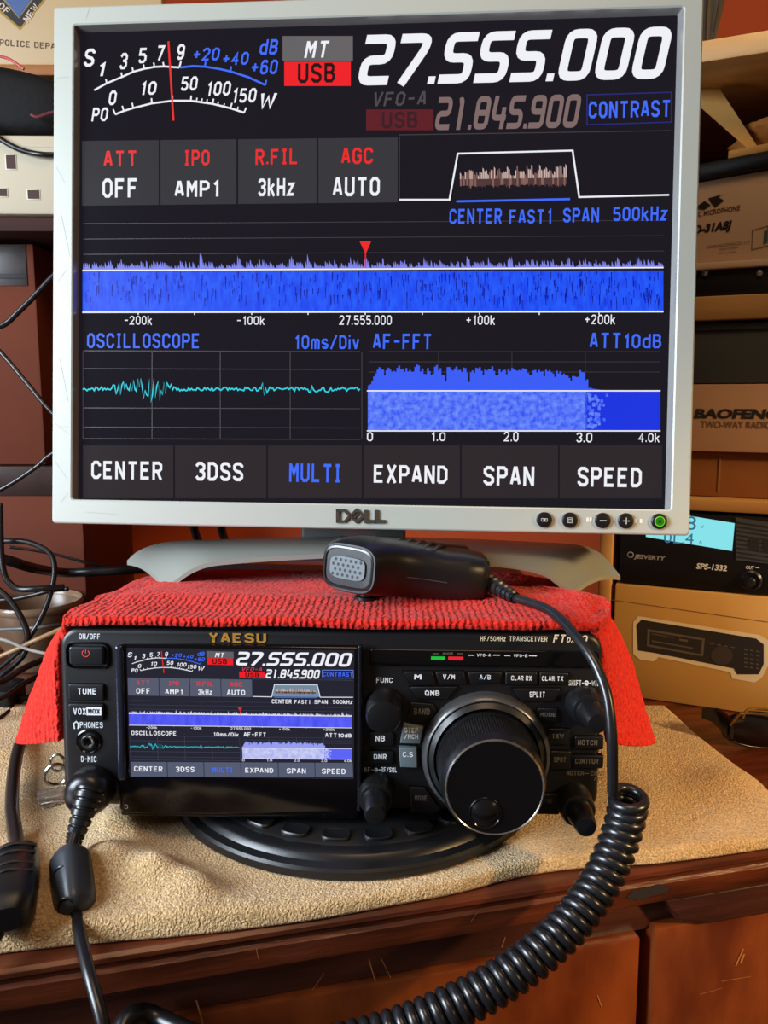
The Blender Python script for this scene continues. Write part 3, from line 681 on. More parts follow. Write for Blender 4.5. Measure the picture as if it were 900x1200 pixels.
    mb = MB(); mb.lathe(cx, cz, [(.0315, 0), (.0312, -.004), (.0303, -.0068), (.0290, -.0075), (.0285, -.0068)], ringm, 96, cap1=False)
    mb.lathe(cx, cz, [(.0285, -.0066), (.0258, -.0090), (.0250, -.006), (.02, -.005)], mat('dial inner ring', (26, 26, 28), .35), 96); child(mb, 'dial_ring', root, 'grey ring around the tuning knob', sharp=50)
    mb = MB()
    mb.lathe(cx, cz, [(.0245, -.009), (.0246, -.012), (.0242, -.0135)], kb, 144, cap1=False)
    mb.lathe(cx, cz, [(.0242, -.0135), (.0238, -.034)], mat('knob knurl', (20, 20, 22), .4), 240, 1, .0004, cap1=False)
    mb.lathe(cx, cz, [(.0238, -.034), (.0232, -.0365), (.0222, -.0385)], kb, 144, cap1=False)
    k = child(mb, 'tuning_knob', root, sharp=50)
    mb = MB(); mb.lathe(cx, cz, [(.0222, -.0385), (.0216, -.0395), (.0212, -.0392)], mat('knob silver edge', (170, 168, 164), .22, metal=.9), 96, cap1=False); child(mb, 'silver_edge', k, 'thin silver rim')
    mb = MB(); mb.lathe(cx, cz, [(.0212, -.0392), (.018, -.0391), (.012, -.0391)], mat('knob face', (9, 9, 12), .3), 96); child(mb, 'knob_face', k)
    dx, dz = cx - .0040, cz - .0118
    mb = MB(); mb.lathe(dx, dz, [(.0074, -.0391), (.0072, -.0396), (.0068, -.0396), (.0064, -.0393), (.0055, -.0399), (.0042, -.0407), (.0028, -.0412), (.0012, -.0415)], mat('finger dimple', (14, 14, 16), .14, spec=.8), 48); child(mb, 'finger_dimple', k)
    # bottom lip under the screen, feet
    mb = MB(); a, b, c, d = bx(142, 949, 420, 957, -.002); mb.prism(rrect(a, b, c, d, .0012), -.003, .006, glossb, .001); child(mb, 'bottom_lip', root)
    mb = MB(); a, c, d, e = bx(146, 942.5, 150, 948, -.0042); put_sign(mb, 'D', a, c, d, e, -.00425, pw, .03); child(mb, 'printed_mark', scrm)
    for x in (-.085, .085):
        mb = MB(); mb.lathez((x, .035, -.044), [(.008, 0.007), (.008, -.001), (.007, -.0022)], kb, 24); child(mb, 'foot', root)
    return root
build_radio()

# ------------------------------------------------------------------ desk, tan towel, turntable
E0 = T(0, 1141); E1 = T(900, 1000)
ed = (E1 - E0).normalized(); DSK = Frame(E0, ed, Vector((-ed.y, ed.x, 0)))
def build_desk():
    root = empty('desk', DSK.m); tag(root, 'dark red-brown worn wooden desk under the tan towel', 'desk')
    def wood(name, c, v, stretch, rough=.32):
        return mat(name, c, rough, spec=.5, vary=v, vscale=11, vdetail=10, stretch=stretch, bump=.4, bscale=40, bdist=.0008)
    wt = wood('desk top wood', (108, 50, 27), (50, 22, 12), (1, 9, 9)); wf = wood('desk front wood', (150, 74, 30), (92, 38, 16), (2.2, 8, 1))  # top wood darkened: shade of carton and monitor is in its colour
    wd = wood('desk rail wood', (88, 48, 36), (58, 30, 24), (1, 8, 8))
    inv = DSK.inv
    # top board: plan outline reaching back to the wall
    pl = [(-.35, 0.0), (1.0, 0.0)]
    for w in (Vector((1.0, .90, 0)), Vector((-.62, .90, 0))):
        q = inv @ w; pl.append((q.x, q.y))
    mb = MB()
    pts = pl
    def rng(d, z): return [(x, y, z) for x, y in inset(pts, d)]
    mb.rings([rng(0.001, -.0175), rng(0, -.0165), rng(0, -.0075), rng(.0015, -.006), rng(.0015, -.0045), rng(.0005, -.003), rng(.0008, -.0012), rng(.0025, 0)], wt, True, True); child(mb, 'desktop', root)
    D = DSK.at
    xg = D(764, 1060, .006)[0]
    mb = MB(); mb.box(-.34, .98, .012, .030, -.040, -.0175, wd, .001); child(mb, 'frame_rail', root)
    mb = MB(); mb.box(-.34, xg - .0040, .008, .026, -.20, -.0405, wf, .0015); child(mb, 'drawer_front', root)
    mb = MB(); mb.box(xg + .0030, .98, .006, .026, -.26, -.036, wf, .0015); child(mb, 'door', root)
    mb = MB(); mb.prism([(xg + .004, -.0178), (.98, -.0178), (.98, -.036), (xg + .03, -.035), (xg + .012, -.030)], .001, .02, wd, .002); child(mb, 'frame_rail', root)
    # carcass + legs out of view
    mb = MB(); mb.box(-.34, -.32, .026, .42, -.74, -.018, wd, .001); child(mb, 'side_panel', root)
    mb = MB(); mb.box(.96, .98, .026, .42, -.74, -.018, wd, .001); child(mb, 'side_panel', root)
    mb = MB(); mb.box(-.30, .94, .032, .036, -.5, -.019, mat('desk hollow shade', (12, 8, 7), .9), 0); child(mb, 'gap_shade_sheet', root)  # near-black sheet added behind the fronts, stands for shade in the gap
    mb = MB(); mb.add([(D(px, py, -.0004)[0], -.0004, D(px, py, -.0004)[1]) for px, py in ((734, 1052), (741, 1044), (756, 1040), (772, 1036), (785, 1039), (782, 1046), (764, 1050), (748, 1055))], [list(range(8))], mat('broken edge', (34, 22, 17), .9)); child(mb, 'chip', root, 'dark broken notch in the edge')
    # pale chips and scratches in the varnish
    chip = mat('bare wood chip', (176, 112, 62), .7)
    for (a, b, w) in (((700, 1166), (705, 1180), 1.2), ((862, 1132), (871, 1112), 2.2), ((868, 1128), (872, 1118), 3), ((845, 1150), (880, 1144), .6), ((592, 1098), (588, 1110), .9), ((230, 1172), (238, 1200), 1.6), ((432, 1124), (440, 1150), 1.2), ((446, 1122), (458, 1146), .6), ((300, 1110), (303, 1124), .7), ((792, 1042), (806, 1056), 1.0), ((560, 1068), (552, 1080), .5), ((380, 1140), (366, 1160), .5), ((820, 1165), (846, 1158), .5)):
        y = .0077 if a[0] < 764 else .0057
        if a[1] < 1000 + (900 - a[0]) * .1635 + 22: y = -.0002
        mb = MB(); v, f = ribbon2([D(*a, y), D(*b, y)], w * .0004); mb.add([(p[0], y - .0001, p[1]) for p in v], f, chip); child(mb, 'chip', root)
build_desk()

BUMPS = [(T(x, y).x, T(x, y).y, h, w) for x, y, h, w in ((128, 1040, .010, .014), (182, 1052, .009, .011), (152, 985, .008, .012), (232, 1062, .007, .013), (40, 1090, .006, .012), (855, 935, .006, .022), (700, 985, .004, .016))]
def build_tan_towel():
    front = [(-70, 1122), (0, 1112), (80, 1103), (150, 1097), (230, 1090), (300, 1082), (380, 1071), (450, 1058), (530, 1043), (620, 1021), (700, 1011), (760, 1008), (830, 1000), (900, 990), (960, 984)]
    back = [(-70, 832), (0, 832), (100, 832), (150, 832), (200, 832), (300, 830), (380, 830), (450, 830), (530, 830), (600, 829), (650, 828), (690, 828), (725, 828), (755, 828), (776, 829)]
    fr = spline([T(x, y, .003) for x, y in front], 14); bk = spline([T(x, y, .003) for x, y in back], 14)
    N = len(fr); M = 130; top = []; bot = []
    dc = DISC
    for i in range(N):
        for k in range(M + 1):
            t = k / M
            p = fr[i].lerp(bk[i], t ** 1.15)
            ed = min(t * M * .0022, (1 - t) * .1, (N - 1 - i) * .0012)
            e = 1 - math.exp(-max(ed, 0) / .0022)
            q = Vector((p.x, p.y, 0))
            w = noise.noise(q * 13) * .5 + noise.noise(q * 30 + Vector((5, 0, 0))) * .35
            left = max(0, min(1, (.02 - p.x) / .12)); 
            amp = .0022 + .0085 * left + .0035 * max(0, min(1, (p.x - .16) / .08))
            dd = (Vector((p.x, p.y)) - Vector((dc.x, dc.y))).length
            k2 = max(0, min(1, (dd - .100) / .03))
            z = .0018 + .0048 * e + amp * (w + .35) * k2 * e
            for bx_, by_, bh_, bs_ in BUMPS: z += bh_ * k2 * e * math.exp(-((p.x - bx_) ** 2 + (p.y - by_) ** 2) / bs_ ** 2)
            z += noise.noise(q * 420) * .0006 * e
            top.append(Vector((p.x, p.y, max(z, .0016) if k2 > 0 else min(z, .0068)))); bot.append(Vector((p.x, p.y, .0008)))
    w = M + 1; o = len(top); fs = []
    for i in range(N - 1):
        for k in range(M):
            a, b, c, d = i * w + k, i * w + k + 1, (i + 1) * w + k + 1, (i + 1) * w + k
            fs += [[a, d, c, b], [o + a, o + b, o + c, o + d]]
        fs += [[i * w, o + i * w, o + (i + 1) * w, (i + 1) * w], [i * w + M, (i + 1) * w + M, o + (i + 1) * w + M, o + i * w + M]]
    for k in range(M): fs += [[k, k + 1, o + k + 1, o + k], [(N - 1) * w + k, o + (N - 1) * w + k, o + (N - 1) * w + k + 1, (N - 1) * w + k + 1]]
    m = mat('tan towel', (240, 208, 154), .95, spec=.1, sheen=.3, vary=(186, 146, 98), vscale=1000, vdetail=2, bump=1.0, bscale=950, bdist=.0022)
    mb = MB(); mb.add(top + bot, fs, m); t = mb.build('towel', sharp=180); tag(t, 'tan fluffy towel spread over the desk beneath the round black disc', 'towel')
DISC = T(412, 918, .006)
DR = .104
fpt = T(410, 1036, .006)
DISC = Vector((fpt.x, fpt.y + DR, .0068))
build_tan_towel()

def build_disc():
    root = empty('swivel_base', Matrix.Translation(DISC)); tag(root, 'round black plastic disc with stepped rim holding up the transceiver', 'stand')
    dm = mat('disc plastic', (20, 21, 24), .34, bump=.1, bscale=900, bdist=.0003)
    mb = MB(); mb.lathez((0, 0, 0), [(.098, 0), (DR, .0008), (DR, .0045), (DR - .0012, .0058), (DR - .005, .0068), (DR - .0065, .0092), (DR - .008, .0100), (.088, .0098)], dm, 128); child(mb, 'rim', root)
    mb = MB(); mb.lathez((0, 0, 0), [(.090, .006), (.090, .0098), (.088, .0108), (.03, .0118)], mat('disc plate', (15, 16, 18), .45), 96); child(mb, 'top_plate', root)
    for k in range(14):
        a = math.radians(-90 + (k - 6.5) * 14.2 + 2)
        mb = MB(); c = Vector((.083 * math.cos(a), .083 * math.sin(a), 0)); rr = []
        for r, z in ((.0072, .0095), (.0072, .0118), (.0066, .0124), (.0056, .0121)):
            ring = []
            for i in range(24):
                b = 2 * math.pi * i / 24; x = r * math.copysign(abs(math.cos(b)) ** .6, math.cos(b)); y = r * .72 * math.copysign(abs(math.sin(b)) ** .6, math.sin(b))
                ring.append((c.x + x * -math.sin(a) + y * math.cos(a), c.y + x * math.cos(a) + y * math.sin(a), z))
            rr.append(ring)
        mb.rings(rr, dm); child(mb, 'pad', root)
    # hub that carries the radio
    mb = MB(); mb.lathez((0, 0, 0), [(.06, .010), (.06, .0135), (.055, .0145)], dm, 64); child(mb, 'turntable', root)
build_disc()

# ------------------------------------------------------------------ red towel over the transceiver
def build_red_towel():
    R = RAD.at
    L = lambda p, y=0: R(p[0], p[1], y)
    frontp = [L((66, 874)), L((64, 845)), L((63, 812)), L((63, 780)), L((66, 757)), L((78, 736)), L((105, 727))] + [L((x, 724.5 + (x - 150) * .006)) for x in (150, 220, 300, 380, 460, 540, 620)] + [L((668, 729)), L((694, 738)), L((707, 754)), L((713, 785)), L((717, 828)), L((724, 877))]
    frontp = [(x, max(z, .0512)) if 6 <= i <= 14 else (x, z) for i, (x, z) in enumerate(frontp)]
    ym = .046
    midp = [L(p, ym) for p in ((17, 868), (29, 834), (44, 798), (58, 768), (73, 745), (90, 729), (114, 717))]
    midp += [(-.118 + .236 * k / 6, .0515) for k in range(7)] + [L(p, ym) for p in ((676, 700), (700, 708), (720, 730), (737, 766), (752, 815), (768, 870))]
    bx0, bx1 = -.112, .122
    backp = [(-.138, .012), (-.135, .022), (-.131, .032), (-.126, .041), (-.121, .047), (-.113, .0505), (-.103, .0515)] + [(bx0 + .02 + (bx1 - bx0 - .04) * k / 6, .052) for k in range(7)] + [(.112, .0515), (.124, .050), (.134, .045), (.142, .035), (.150, .02), (.158, .004)]
    rows = [spline([Vector((x, 0, z)) for x, z in q], 16) for q in (frontp, midp, backp)]
    N = len(rows[0]); M = 110; top = []
    ylen = .135
    for i in range(N):
        side = max(0, 1 - min(i, N - 1 - i) / (16 * 6))
        for k in range(M + 1):
            t = k / M
            y0 = -.002 + .008 * side; y1 = ylen - .035 * side
            y = y0 + (y1 - y0) * t
            a, b, c = rows[0][i], rows[1][i], rows[2][i]; tm = (ym - y0) / (y1 - y0)
            if t < tm: q = t / tm; q = q * (1.5 - .5 * q); p = a.lerp(b, q)
            else: q = (t - tm) / (1 - tm); q = q * q * (3 - 2 * q) * .5 + q * .5; p = b.lerp(c, q)
            z = p.z
            if side == 0 or z > .044:
                z = max(z, .0508)
                z += .0022 * (noise.noise(Vector((p.x * 16, y * 26, 1))) + .2) + .0016 * math.exp(-((y - .050) / .012) ** 2)
            else:
                p = p + Vector((.004 * noise.noise(Vector((y * 22, z * 20, 9))), 0, 0))
            top.append(Vector((p.x, y, z)))
    # terry pile / ribs pushed along the normal
    w = M + 1
    def nrm(i, k):
        a = top[min(i + 1, N - 1) * w + k] - top[max(i - 1, 0) * w + k]; b = top[i * w + min(k + 1, M)] - top[i * w + max(k - 1, 0)]
        return a.cross(b).normalized()
    outv = []
    for i in range(N):
        for k in range(M + 1):
            p = top[i * w + k]; nn = nrm(i, k)
            d = noise.noise(p * 520) * .0005 + noise.noise(p * 260) * .0004
            outv.append((p + nn * d, p - nn * .0042))
    vs = [a for a, b in outv] + [b for a, b in outv]; o = len(outv); fs = []
    for i in range(N - 1):
        for k in range(M):
            a, b, c, d = i * w + k, i * w + k + 1, (i + 1) * w + k + 1, (i + 1) * w + k
            fs += [[a, d, c, b], [o + a, o + b, o + c, o + d]]
        fs += [[i * w, o + i * w, o + (i + 1) * w, (i + 1) * w], [i * w + M, (i + 1) * w + M, o + (i + 1) * w + M, o + i * w + M]]
    for k in range(M): fs += [[k, k + 1, o + k + 1, o + k], [(N - 1) * w + k, o + (N - 1) * w + k, o + (N - 1) * w + k + 1, (N - 1) * w + k + 1]]
    m = mat('red towel', (222, 50, 36), .9, spec=.1, sheen=.1, vary=(186, 28, 22), vscale=500, vdetail=3)
    nt = m.node_tree; b = nt.nodes['Principled BSDF']; tc = nt.nodes.new('ShaderNodeTexCoord')
    # looped pile: voronoi cells, with vertical ribs in the woven border along the front edge
    vo = nt.nodes.new('ShaderNodeTexVoronoi'); vo.inputs['Scale'].default_value = 560
    wv = nt.nodes.new('ShaderNodeTexWave'); wv.wave_type = 'BANDS'; wv.bands_direction = 'X'; wv.inputs['Scale'].default_value = 95; wv.inputs['Distortion'].default_value = 3.5; wv.inputs['Detail'].default_value = 2; wv.inputs['Detail Scale'].default_value = 3
    nt.links.new(tc.outputs['Object'], vo.inputs['Vector']); nt.links.new(tc.outputs['Object'], wv.inputs['Vector'])
    sx = nt.nodes.new('ShaderNodeSeparateXYZ'); nt.links.new(tc.outputs['Object'], sx.inputs[0])
    mr = nt.nodes.new('ShaderNodeMapRange'); mr.inputs['From Min'].default_value = .040; mr.inputs['From Max'].default_value = .052; mr.inputs['To Min'].default_value = 1; mr.inputs['To Max'].default_value = 0
    nt.links.new(sx.outputs['Y'], mr.inputs['Value'])
    ml = nt.nodes.new('ShaderNodeMath'); ml.operation = 'MULTIPLY'; nt.links.new(wv.outputs['Fac'], ml.inputs[0]); nt.links.new(mr.outputs[0], ml.inputs[1])
    ad = nt.nodes.new('ShaderNodeMath'); ad.operation = 'SUBTRACT'; nt.links.new(ml.outputs[0], ad.inputs[0]); nt.links.new(vo.outputs['Distance'], ad.inputs[1])
    bp = nt.nodes.new('ShaderNodeBump'); bp.inputs['Strength'].default_value = .6; bp.inputs['Distance'].default_value = .0012
    nt.links.new(ad.outputs[0], bp.inputs['Height']); nt.links.new(bp.outputs['Normal'], b.inputs['Normal'])
    mb = MB(); mb.add(vs, fs, m); t = mb.build('towel', m=RAD.m, sharp=180); tag(t, 'red terry towel draped over the transceiver beneath the monitor', 'towel')
build_red_towel()

# ------------------------------------------------------------------ hand microphone and its coiled lead
def build_mic():
    # local frame: x along the body towards the cable, y away from the camera, z up off the towel (radio deck axes)
    yaw = math.radians(2)
    hx, hz = RAD.at(392, 690, .045)
    root = empty('hand_microphone', RAD.m @ Matrix.Translation((RAD.at(480, 690, .05)[0], .052, .0525)) @ Matrix.Rotation(yaw, 4, 'Z') @ Matrix.Rotation(math.radians(4.5), 4, 'Y'))
    tag(root, 'black hand microphone with a pale grille lying on the red towel', 'microphone')
    body = mat('mic plastic', (22, 23, 26), .36, bump=.12, bscale=2200, bdist=.0002)
    # spine from the cable end to the head, bending toward the viewer at the head
    sp = [((.041, .004), 15, 11.5, .0132), ((.0385, .004), 18.5, 12.8, .0136), ((.030, .005), 21, 13.4, .0140), ((.018, .006), 23, 13.5, .0140), ((.004, .006), 24, 14.5, .0150), ((-.010, .003), 24, 15.0, .0158), ((-.021, -.004), 23, 15, .0165), ((-.0285, -.013), 20.5, 14.6, .017), ((-.0325, -.0195), 18.5, 13.6, .017), ((-.0345, -.0225), 16.5, 12.3, .017)]
    K = 44; rings = []
    cl = [Vector((*q[0], 0)) for q in sp]
    for i, ((x, y), hw, hh, zc) in enumerate(sp):
        t = (cl[min(i + 1, len(cl) - 1)] - cl[max(i - 1, 0)]).normalized(); side = Vector((-t.y, t.x, 0))
        r = []
        for k in range(K):
            a = 2 * math.pi * k / K; c, s = math.cos(a), math.sin(a)
            u = math.copysign(abs(c) ** .55, c) * hw * MM; v = math.copysign(abs(s) ** .62, s) * hh * MM
            r.append(Vector((x, y, zc + v)) + side * u)
        rings.append(r)
    mb = MB(); mb.rings(rings, body); child(mb, 'body', root, sharp=60)
    t = (cl[-1] - cl[-3]).normalized(); side = Vector((-t.y, t.x, 0)); c0 = cl[-1] + Vector((0, 0, .017))
    def face(hw, hh, off, mtr, n=36, pw_=.5):
        return [c0 + t * off + side * (math.copysign(abs(math.cos(2 * math.pi * k / n)) ** pw_, math.cos(2 * math.pi * k / n)) * hw * MM) + Vector((0, 0, math.copysign(abs(math.sin(2 * math.pi * k / n)) ** pw_, math.sin(2 * math.pi * k / n)) * hh * MM)) for k in range(n)]
    mb = MB(); mb.rings([face(15.6, 11.4, -.0004, 0), face(15.2, 11.0, .0008, 0), face(14.2, 10, .0010, 0), face(13.8, 9.6, .0002, 0)], mat('mic rim', (34, 35, 38), .25), False, True); child(mb, 'grille_rim', root)
    mb = MB(); gm = mat('mic grille', (86, 94, 98), .4, metal=.3)
    mb.rings([face(11.0, 6.0, .0004, 0), face(10.8, 5.8, .0013, 0)], gm, False, True)
    hole = mat('mic hole', (28, 30, 34), .6)
    for r in range(4):
        for q in range(6):
            u = (-8.2 + q * 3.1 + (r % 2) * 1.4) * MM; v = (3.9 - r * 2.6) * MM
            ctr = c0 + t * .0014 + side * -u + Vector((0, 0, v))
            mb.add([ctr + side * (.0008 * math.cos(2 * math.pi * k / 10)) + Vector((0, 0, .0009 * math.sin(2 * math.pi * k / 10))) for k in range(10)], [list(range(10))], hole)
    child(mb, 'grille', root, 'pale metal grille with round holes')
    # ribs across the top
    mb = MB()
    for k in range(6):
        x = -.020 + k * .0058; zt = .0300 - abs(k - 1) * .0004
        mb.tube([(x, -.012, zt - .0010), (x + .004, .0, zt), (x + .008, .012, zt), (x + .010, .019, zt - .0016)], .0012, body, 8)
    child(mb, 'grip_rib', root)
    # cable collar, push-to-talk pad, seam
    mb = MB(); mb.prism(rrect(.004, .016, .034, .0275, .003), .018, .029, body, .002); child(mb, 'talk_button', root)
    mb = MB(); mb.box(.028, .041, -.006, .014, .020, .0255, body, .0015); child(mb, 'cable_collar', root)
    mb = MB()
    mb.tube([(.018, -.0172, .0125), (.006, -.0184, .0135), (-.008, -.0209, .0145)], .00035, mat('mic seam', (60, 62, 66), .4), 6); child(mb, 'seam', root)
    mb = MB(); mb.rings([[(-.024 + r * math.cos(2 * math.pi * i / 24), -.006 + r * math.sin(2 * math.pi * i / 24), z) for i in range(24)] for r, z in ((.004, .004), (.004, .000), (.006, -.0005), (.006, -.0020), (.005, -.0026))], body); child(mb, 'hanger_stud', root)
    bpy.context.view_layer.update()
    tail = root.matrix_world @ Vector((.041, .000, .0125))
    # strain relief
    inv = root.matrix_world.inverted()
    end = P(604, 701, .420)
    mb = MB(); d = (end - tail)
    pts = [inv @ (tail + d * q) for q in (0, .12, .3, .5, .7, .85, 1)]
    cnt = 70
    pp = spline(pts, 12)
    mb.tube(pp, lambda q: (.0056 - .0024 * q) * (1.0 if (q * 7) % 1 < .6 else .76), mat('strain relief', (30, 31, 34), .3), 16, smooth=False); child(mb, 'strain_relief', root)
    # lead: smooth part then helix then off the frame
    lead = mat('lead rubber', (24, 25, 29), .3, spec=.7)
    cb = MB()
    run = [end, P(639, 713, .400), P(660, 729, .384), P(675, 746, .373), P(690, 766, .364), P(702, 788, .358), P(712, 818, .353), P(717, 862, .350), P(718, 905, .352), P(718, 930, .354)]
    axis = [P(738, 930, .362), P(733, 960, .364), P(722, 995, .362), P(703, 1035, .356), P(672, 1078, .348), P(630, 1118, .341), P(575, 1157, .336), P(510, 1190, .332), P(440, 1216, .330), P(360, 1236, .33)]
    ax = spline(axis, 60)
    # resample by length
    dist = [0]
    for i in range(1, len(ax)): dist.append(dist[-1] + (ax[i] - ax[i - 1]).length)
    tot = dist[-1]; pitch = .0049; turns = tot / pitch; n = int(turns * 18)
    pts = []; j = 0
    u = None
    for k in range(n + 1):
        s = tot * k / n
        while j < len(dist) - 2 and dist[j + 1] < s: j += 1
        q = ax[j].lerp(ax[j + 1], (s - dist[j]) / max(1e-9, dist[j + 1] - dist[j]))
        tt = (ax[min(j + 2, len(ax) - 1)] - ax[max(j - 1, 0)]).normalized()
        if u is None: u = (-RGT - tt * (-RGT).dot(tt)).normalized()
        u = (u - tt * u.dot(tt)).normalized(); v = tt.cross(u)
        a = 2 * math.pi * turns * k / n
        pts.append(q + (u * math.cos(a) + v * math.sin(a)) * .0067)
    smooth = spline(run, 8)
    allp = smooth + pts
    # ease the joint
    cb.tube(allp, .00242, lead, 9, smooth=False)
    o = child(cb, 'coiled_lead', root, sharp=180); 
    o.data.transform(inv)
build_mic()

# ------------------------------------------------------------------ cables in front
cable_m = mat('cable rubber', (19, 20, 23), .32, spec=.6)
def build_plug_cable():
    root = empty('microphone_cable', RAD.m); tag(root, 'black cable with ferrite bead plugged into the left of the transceiver', 'cable')
    inv = RAD.inv
    cx, cz = RAD.at(109, 922)
    mb = MB(); mb.lathe(cx, cz, [(.0115, -.001), (.0115, -.006), (.0105, -.0105), (.008, -.013), (.004, -.014)], mat('plug plastic', (16, 17, 20), .3), 40); child(mb, 'plug', root, sharp=50)
    l = lambda px, py, d: inv @ P(px, py, d)
    mb = MB()
    pts = spline([l(106, 925, .387), l(101, 940, .384), l(95, 960, .381), l(89, 978, .379), l(86, 990, .378)], 14)
    mb.tube(pts, lambda q: (.0072 - .0038 * q) * (1 if (q * 8) % 1 < .6 else .82), mat('strain relief', (30, 31, 34), .3), 16, smooth=False); child(mb, 'strain_relief', root)
    mb = MB(); mb.tube([l(88, 978, .377), l(83, 1000, .370), l(84, 1030, .360), l(89, 1070, .347), l(97, 1110, .331), l(107, 1150, .318), l(122, 1205, .308), l(132, 1260, .306), l(138, 1325, .311)], .0026, cable_m, 12); child(mb, 'cord', root)
    mb = MB(); a = l(81, 996, .371); b = l(89, 1072, .347)
    pts = [a.lerp(b, q) for q in (0, .04, .12, .2, .5, .8, .88, .96, 1)]; rr = [.0046, .0062, .0077, .0081, .0082, .0081, .0077, .0062, .0046]
    t = (b - a).normalized(); u = t.orthogonal().normalized(); w = t.cross(u); K = 28
    mb.rings([[p + (u * math.copysign(abs(math.cos(2 * math.pi * k / K)) ** .7, math.cos(2 * math.pi * k / K)) + w * math.copysign(abs(math.sin(2 * math.pi * k / K)) ** .7, math.sin(2 * math.pi * k / K))) * r for k in range(K)] for p, r in zip(pts, rr)], mat('ferrite plastic', (52, 57, 64), .35))
    fb = child(mb, 'ferrite_bead', root, sharp=40)
    for q in (.24, .72):
        c = a.lerp(b, q) + Vector((.0002, -.0088, 0)); mb = MB()
        mb.tube([c + Vector((.0035 * math.cos(x), -.0002, .0042 * math.sin(x))) for x in [k * math.pi / 6 for k in range(13)]], .0006, mat('ferrite clip', (24, 26, 30), .4), 6); child(mb, 'clip', fb)
build_plug_cable()
def loose(name, pts, r, label, cat='cable', m=None, group=None, seg=8):
    mb = MB(); mb.tube(pts, r, m or cable_m, seg); o = mb.build(name, sharp=180); return tag(o, label, cat, group)
loose('cable', [P(138, 1330, .312), P(138, 1265, .322), P(143, 1208, .335), P(153, 1192, .34), P(170, 1188, .345), P(188, 1195, .345), P(215, 1207, .34), P(260, 1224, .336), P(310, 1236, .332), P(362, 1237, .330)], .0042, 'thick black cable arching up at the bottom edge below the desk edge', seg=14)
def build_left_cable():
    root = empty('power_cable', Matrix.Translation(T(18, 1000, .01))); tag(root, 'black cable with a ribbed lump lying on the left end of tan towel', 'cable')
    inv = Matrix.Translation(-T(18, 1000, .01))
    mb = MB(); mb.tube([inv @ p for p in (T(40, 846, .018), T(25, 868, .016), T(17, 900, .014), T(14, 945, .013), T(19, 985, .014), T(18, 1010, .018), T(10, 1060, .016), T(-6, 1095, .012), T(-30, 1130, .009))], .0036, cable_m, 12); child(mb, 'cord', root)
    a = inv @ T(21, 1001, .0195); b = inv @ T(8, 1078, .0195); t = (b - a).normalized(); u = Vector((t.y, -t.x, 0)).normalized(); w = t.cross(u); K = 24
    mb = MB(); fr = (0, .05, .15, .5, .85, .95, 1); rr = (.005, .008, .0100, .0105, .0100, .008, .005)
    mb.rings([[a.lerp(b, q) + (u * math.copysign(abs(math.cos(2 * math.pi * k / K)) ** .6, math.cos(2 * math.pi * k / K)) * 1.0 + w * math.copysign(abs(math.sin(2 * math.pi * k / K)) ** .6, math.sin(2 * math.pi * k / K))) * r for k in range(K)] for q, r in zip(fr, rr)], mat('ferrite black', (17, 17, 19), .4)); f = child(mb, 'ferrite_bead', root)
    for q in (.2, .32, .5, .62):
        c = a.lerp(b, q); mb = MB(); mb.tube([c + u * (-.009) + Vector((0, 0, .0085)), c + Vector((0, 0, .0108)), c + u * .009 + Vector((0, 0, .0085))], .0008, mat('ferrite black', (17, 17, 19), .4), 6); child(mb, 'rib', f)
build_left_cable()
def build_tag_thing():
    o0 = T(62, 935, .008); root = empty('key_fob', Matrix.Translation(o0)); tag(root, 'small clear plastic fob with a metal ring lying left of the transceiver', 'key fob')
    mb = MB(); mb.box(-.008, .009, -.006, .007, -.001, .003, mat('clear plastic', (232, 224, 216), .08, trans=.92), .001)
    mb.v = [tuple(Matrix.Rotation(.5, 4, 'Z') @ Vector(p)) for p in mb.v]; child(mb, 'fob', root)
    mb = MB(); c = T(66, 908, .012) - o0
    mb.tube([c + Vector((.0055 * math.cos(k * math.pi / 8), .002 * math.cos(k * math.pi / 8) , .0062 * math.sin(k * math.pi / 8))) for k in range(17)], .0011, mat('ring steel', (190, 188, 184), .2, metal=1), 8); child(mb, 'ring', root, 'shiny steel ring')
    mb = MB(); mb.tube([c + Vector((.004 * math.cos(k * math.pi / 8), .003, .0050 * math.sin(k * math.pi / 8) + .006)) for k in range(17)], .0008, mat('ring steel', (190, 188, 184), .2, metal=1), 8); child(mb, 'link', root)
build_tag_thing()

# ------------------------------------------------------------------ room
wallm = mat('orange wall paint', (178, 66, 12), .85, vary=(166, 60, 10), vscale=6, bump=.1, bscale=60)
YW = .93
mb = MB(); mb.box(-2.2, 2.2, YW, YW + .1, -.76, 2.0, wallm, 0); w = mb.build('wall_back'); w['kind'] = 'structure'
mb = MB(); mb.box(-2.2, 2.2, -1.6, YW, -.80, -.74, mat('floor boards', (110, 74, 48), .5, vary=(90, 60, 38), vscale=5, stretch=(1, 8, 1)), 0); w = mb.build('floor'); w['kind'] = 'structure'

# ------------------------------------------------------------------ shelving on the right
PH = math.radians(24)
SH = Frame(T(800, 826, 0), Vector((math.cos(PH), -math.sin(PH), 0)), Vector((math.sin(PH), math.cos(PH), 0)))
S = SH.at
pine = mat('pine board', (206, 160, 98), .5, vary=(186, 138, 80), vscale=10, stretch=(1, 6, 6))
kraft = mat('kraft card', (222, 174, 98), .7, vary=(212, 162, 86), vscale=14)
ink = mat('black print ink', (26, 20, 22), .6); white_c = mat('white card', (212, 186, 160), .6)
def rtext(mb, s, b, y, m, bold=.03, shear=0.0, fr=SH):
    x0, y0, x1, y1 = b; xm, ym = (x0 + x1) / 2, (y0 + y1) / 2
    put_text(mb, s, fr.at(x0, ym, y)[0], fr.at(xm, y1, y)[1], fr.at(x1, ym, y)[0], fr.at(xm, y0, y)[1], y - .0003, m, bold, shear)
u1 = S(722, 660, 0)[0]
UE = u1 + .55
zb = {}
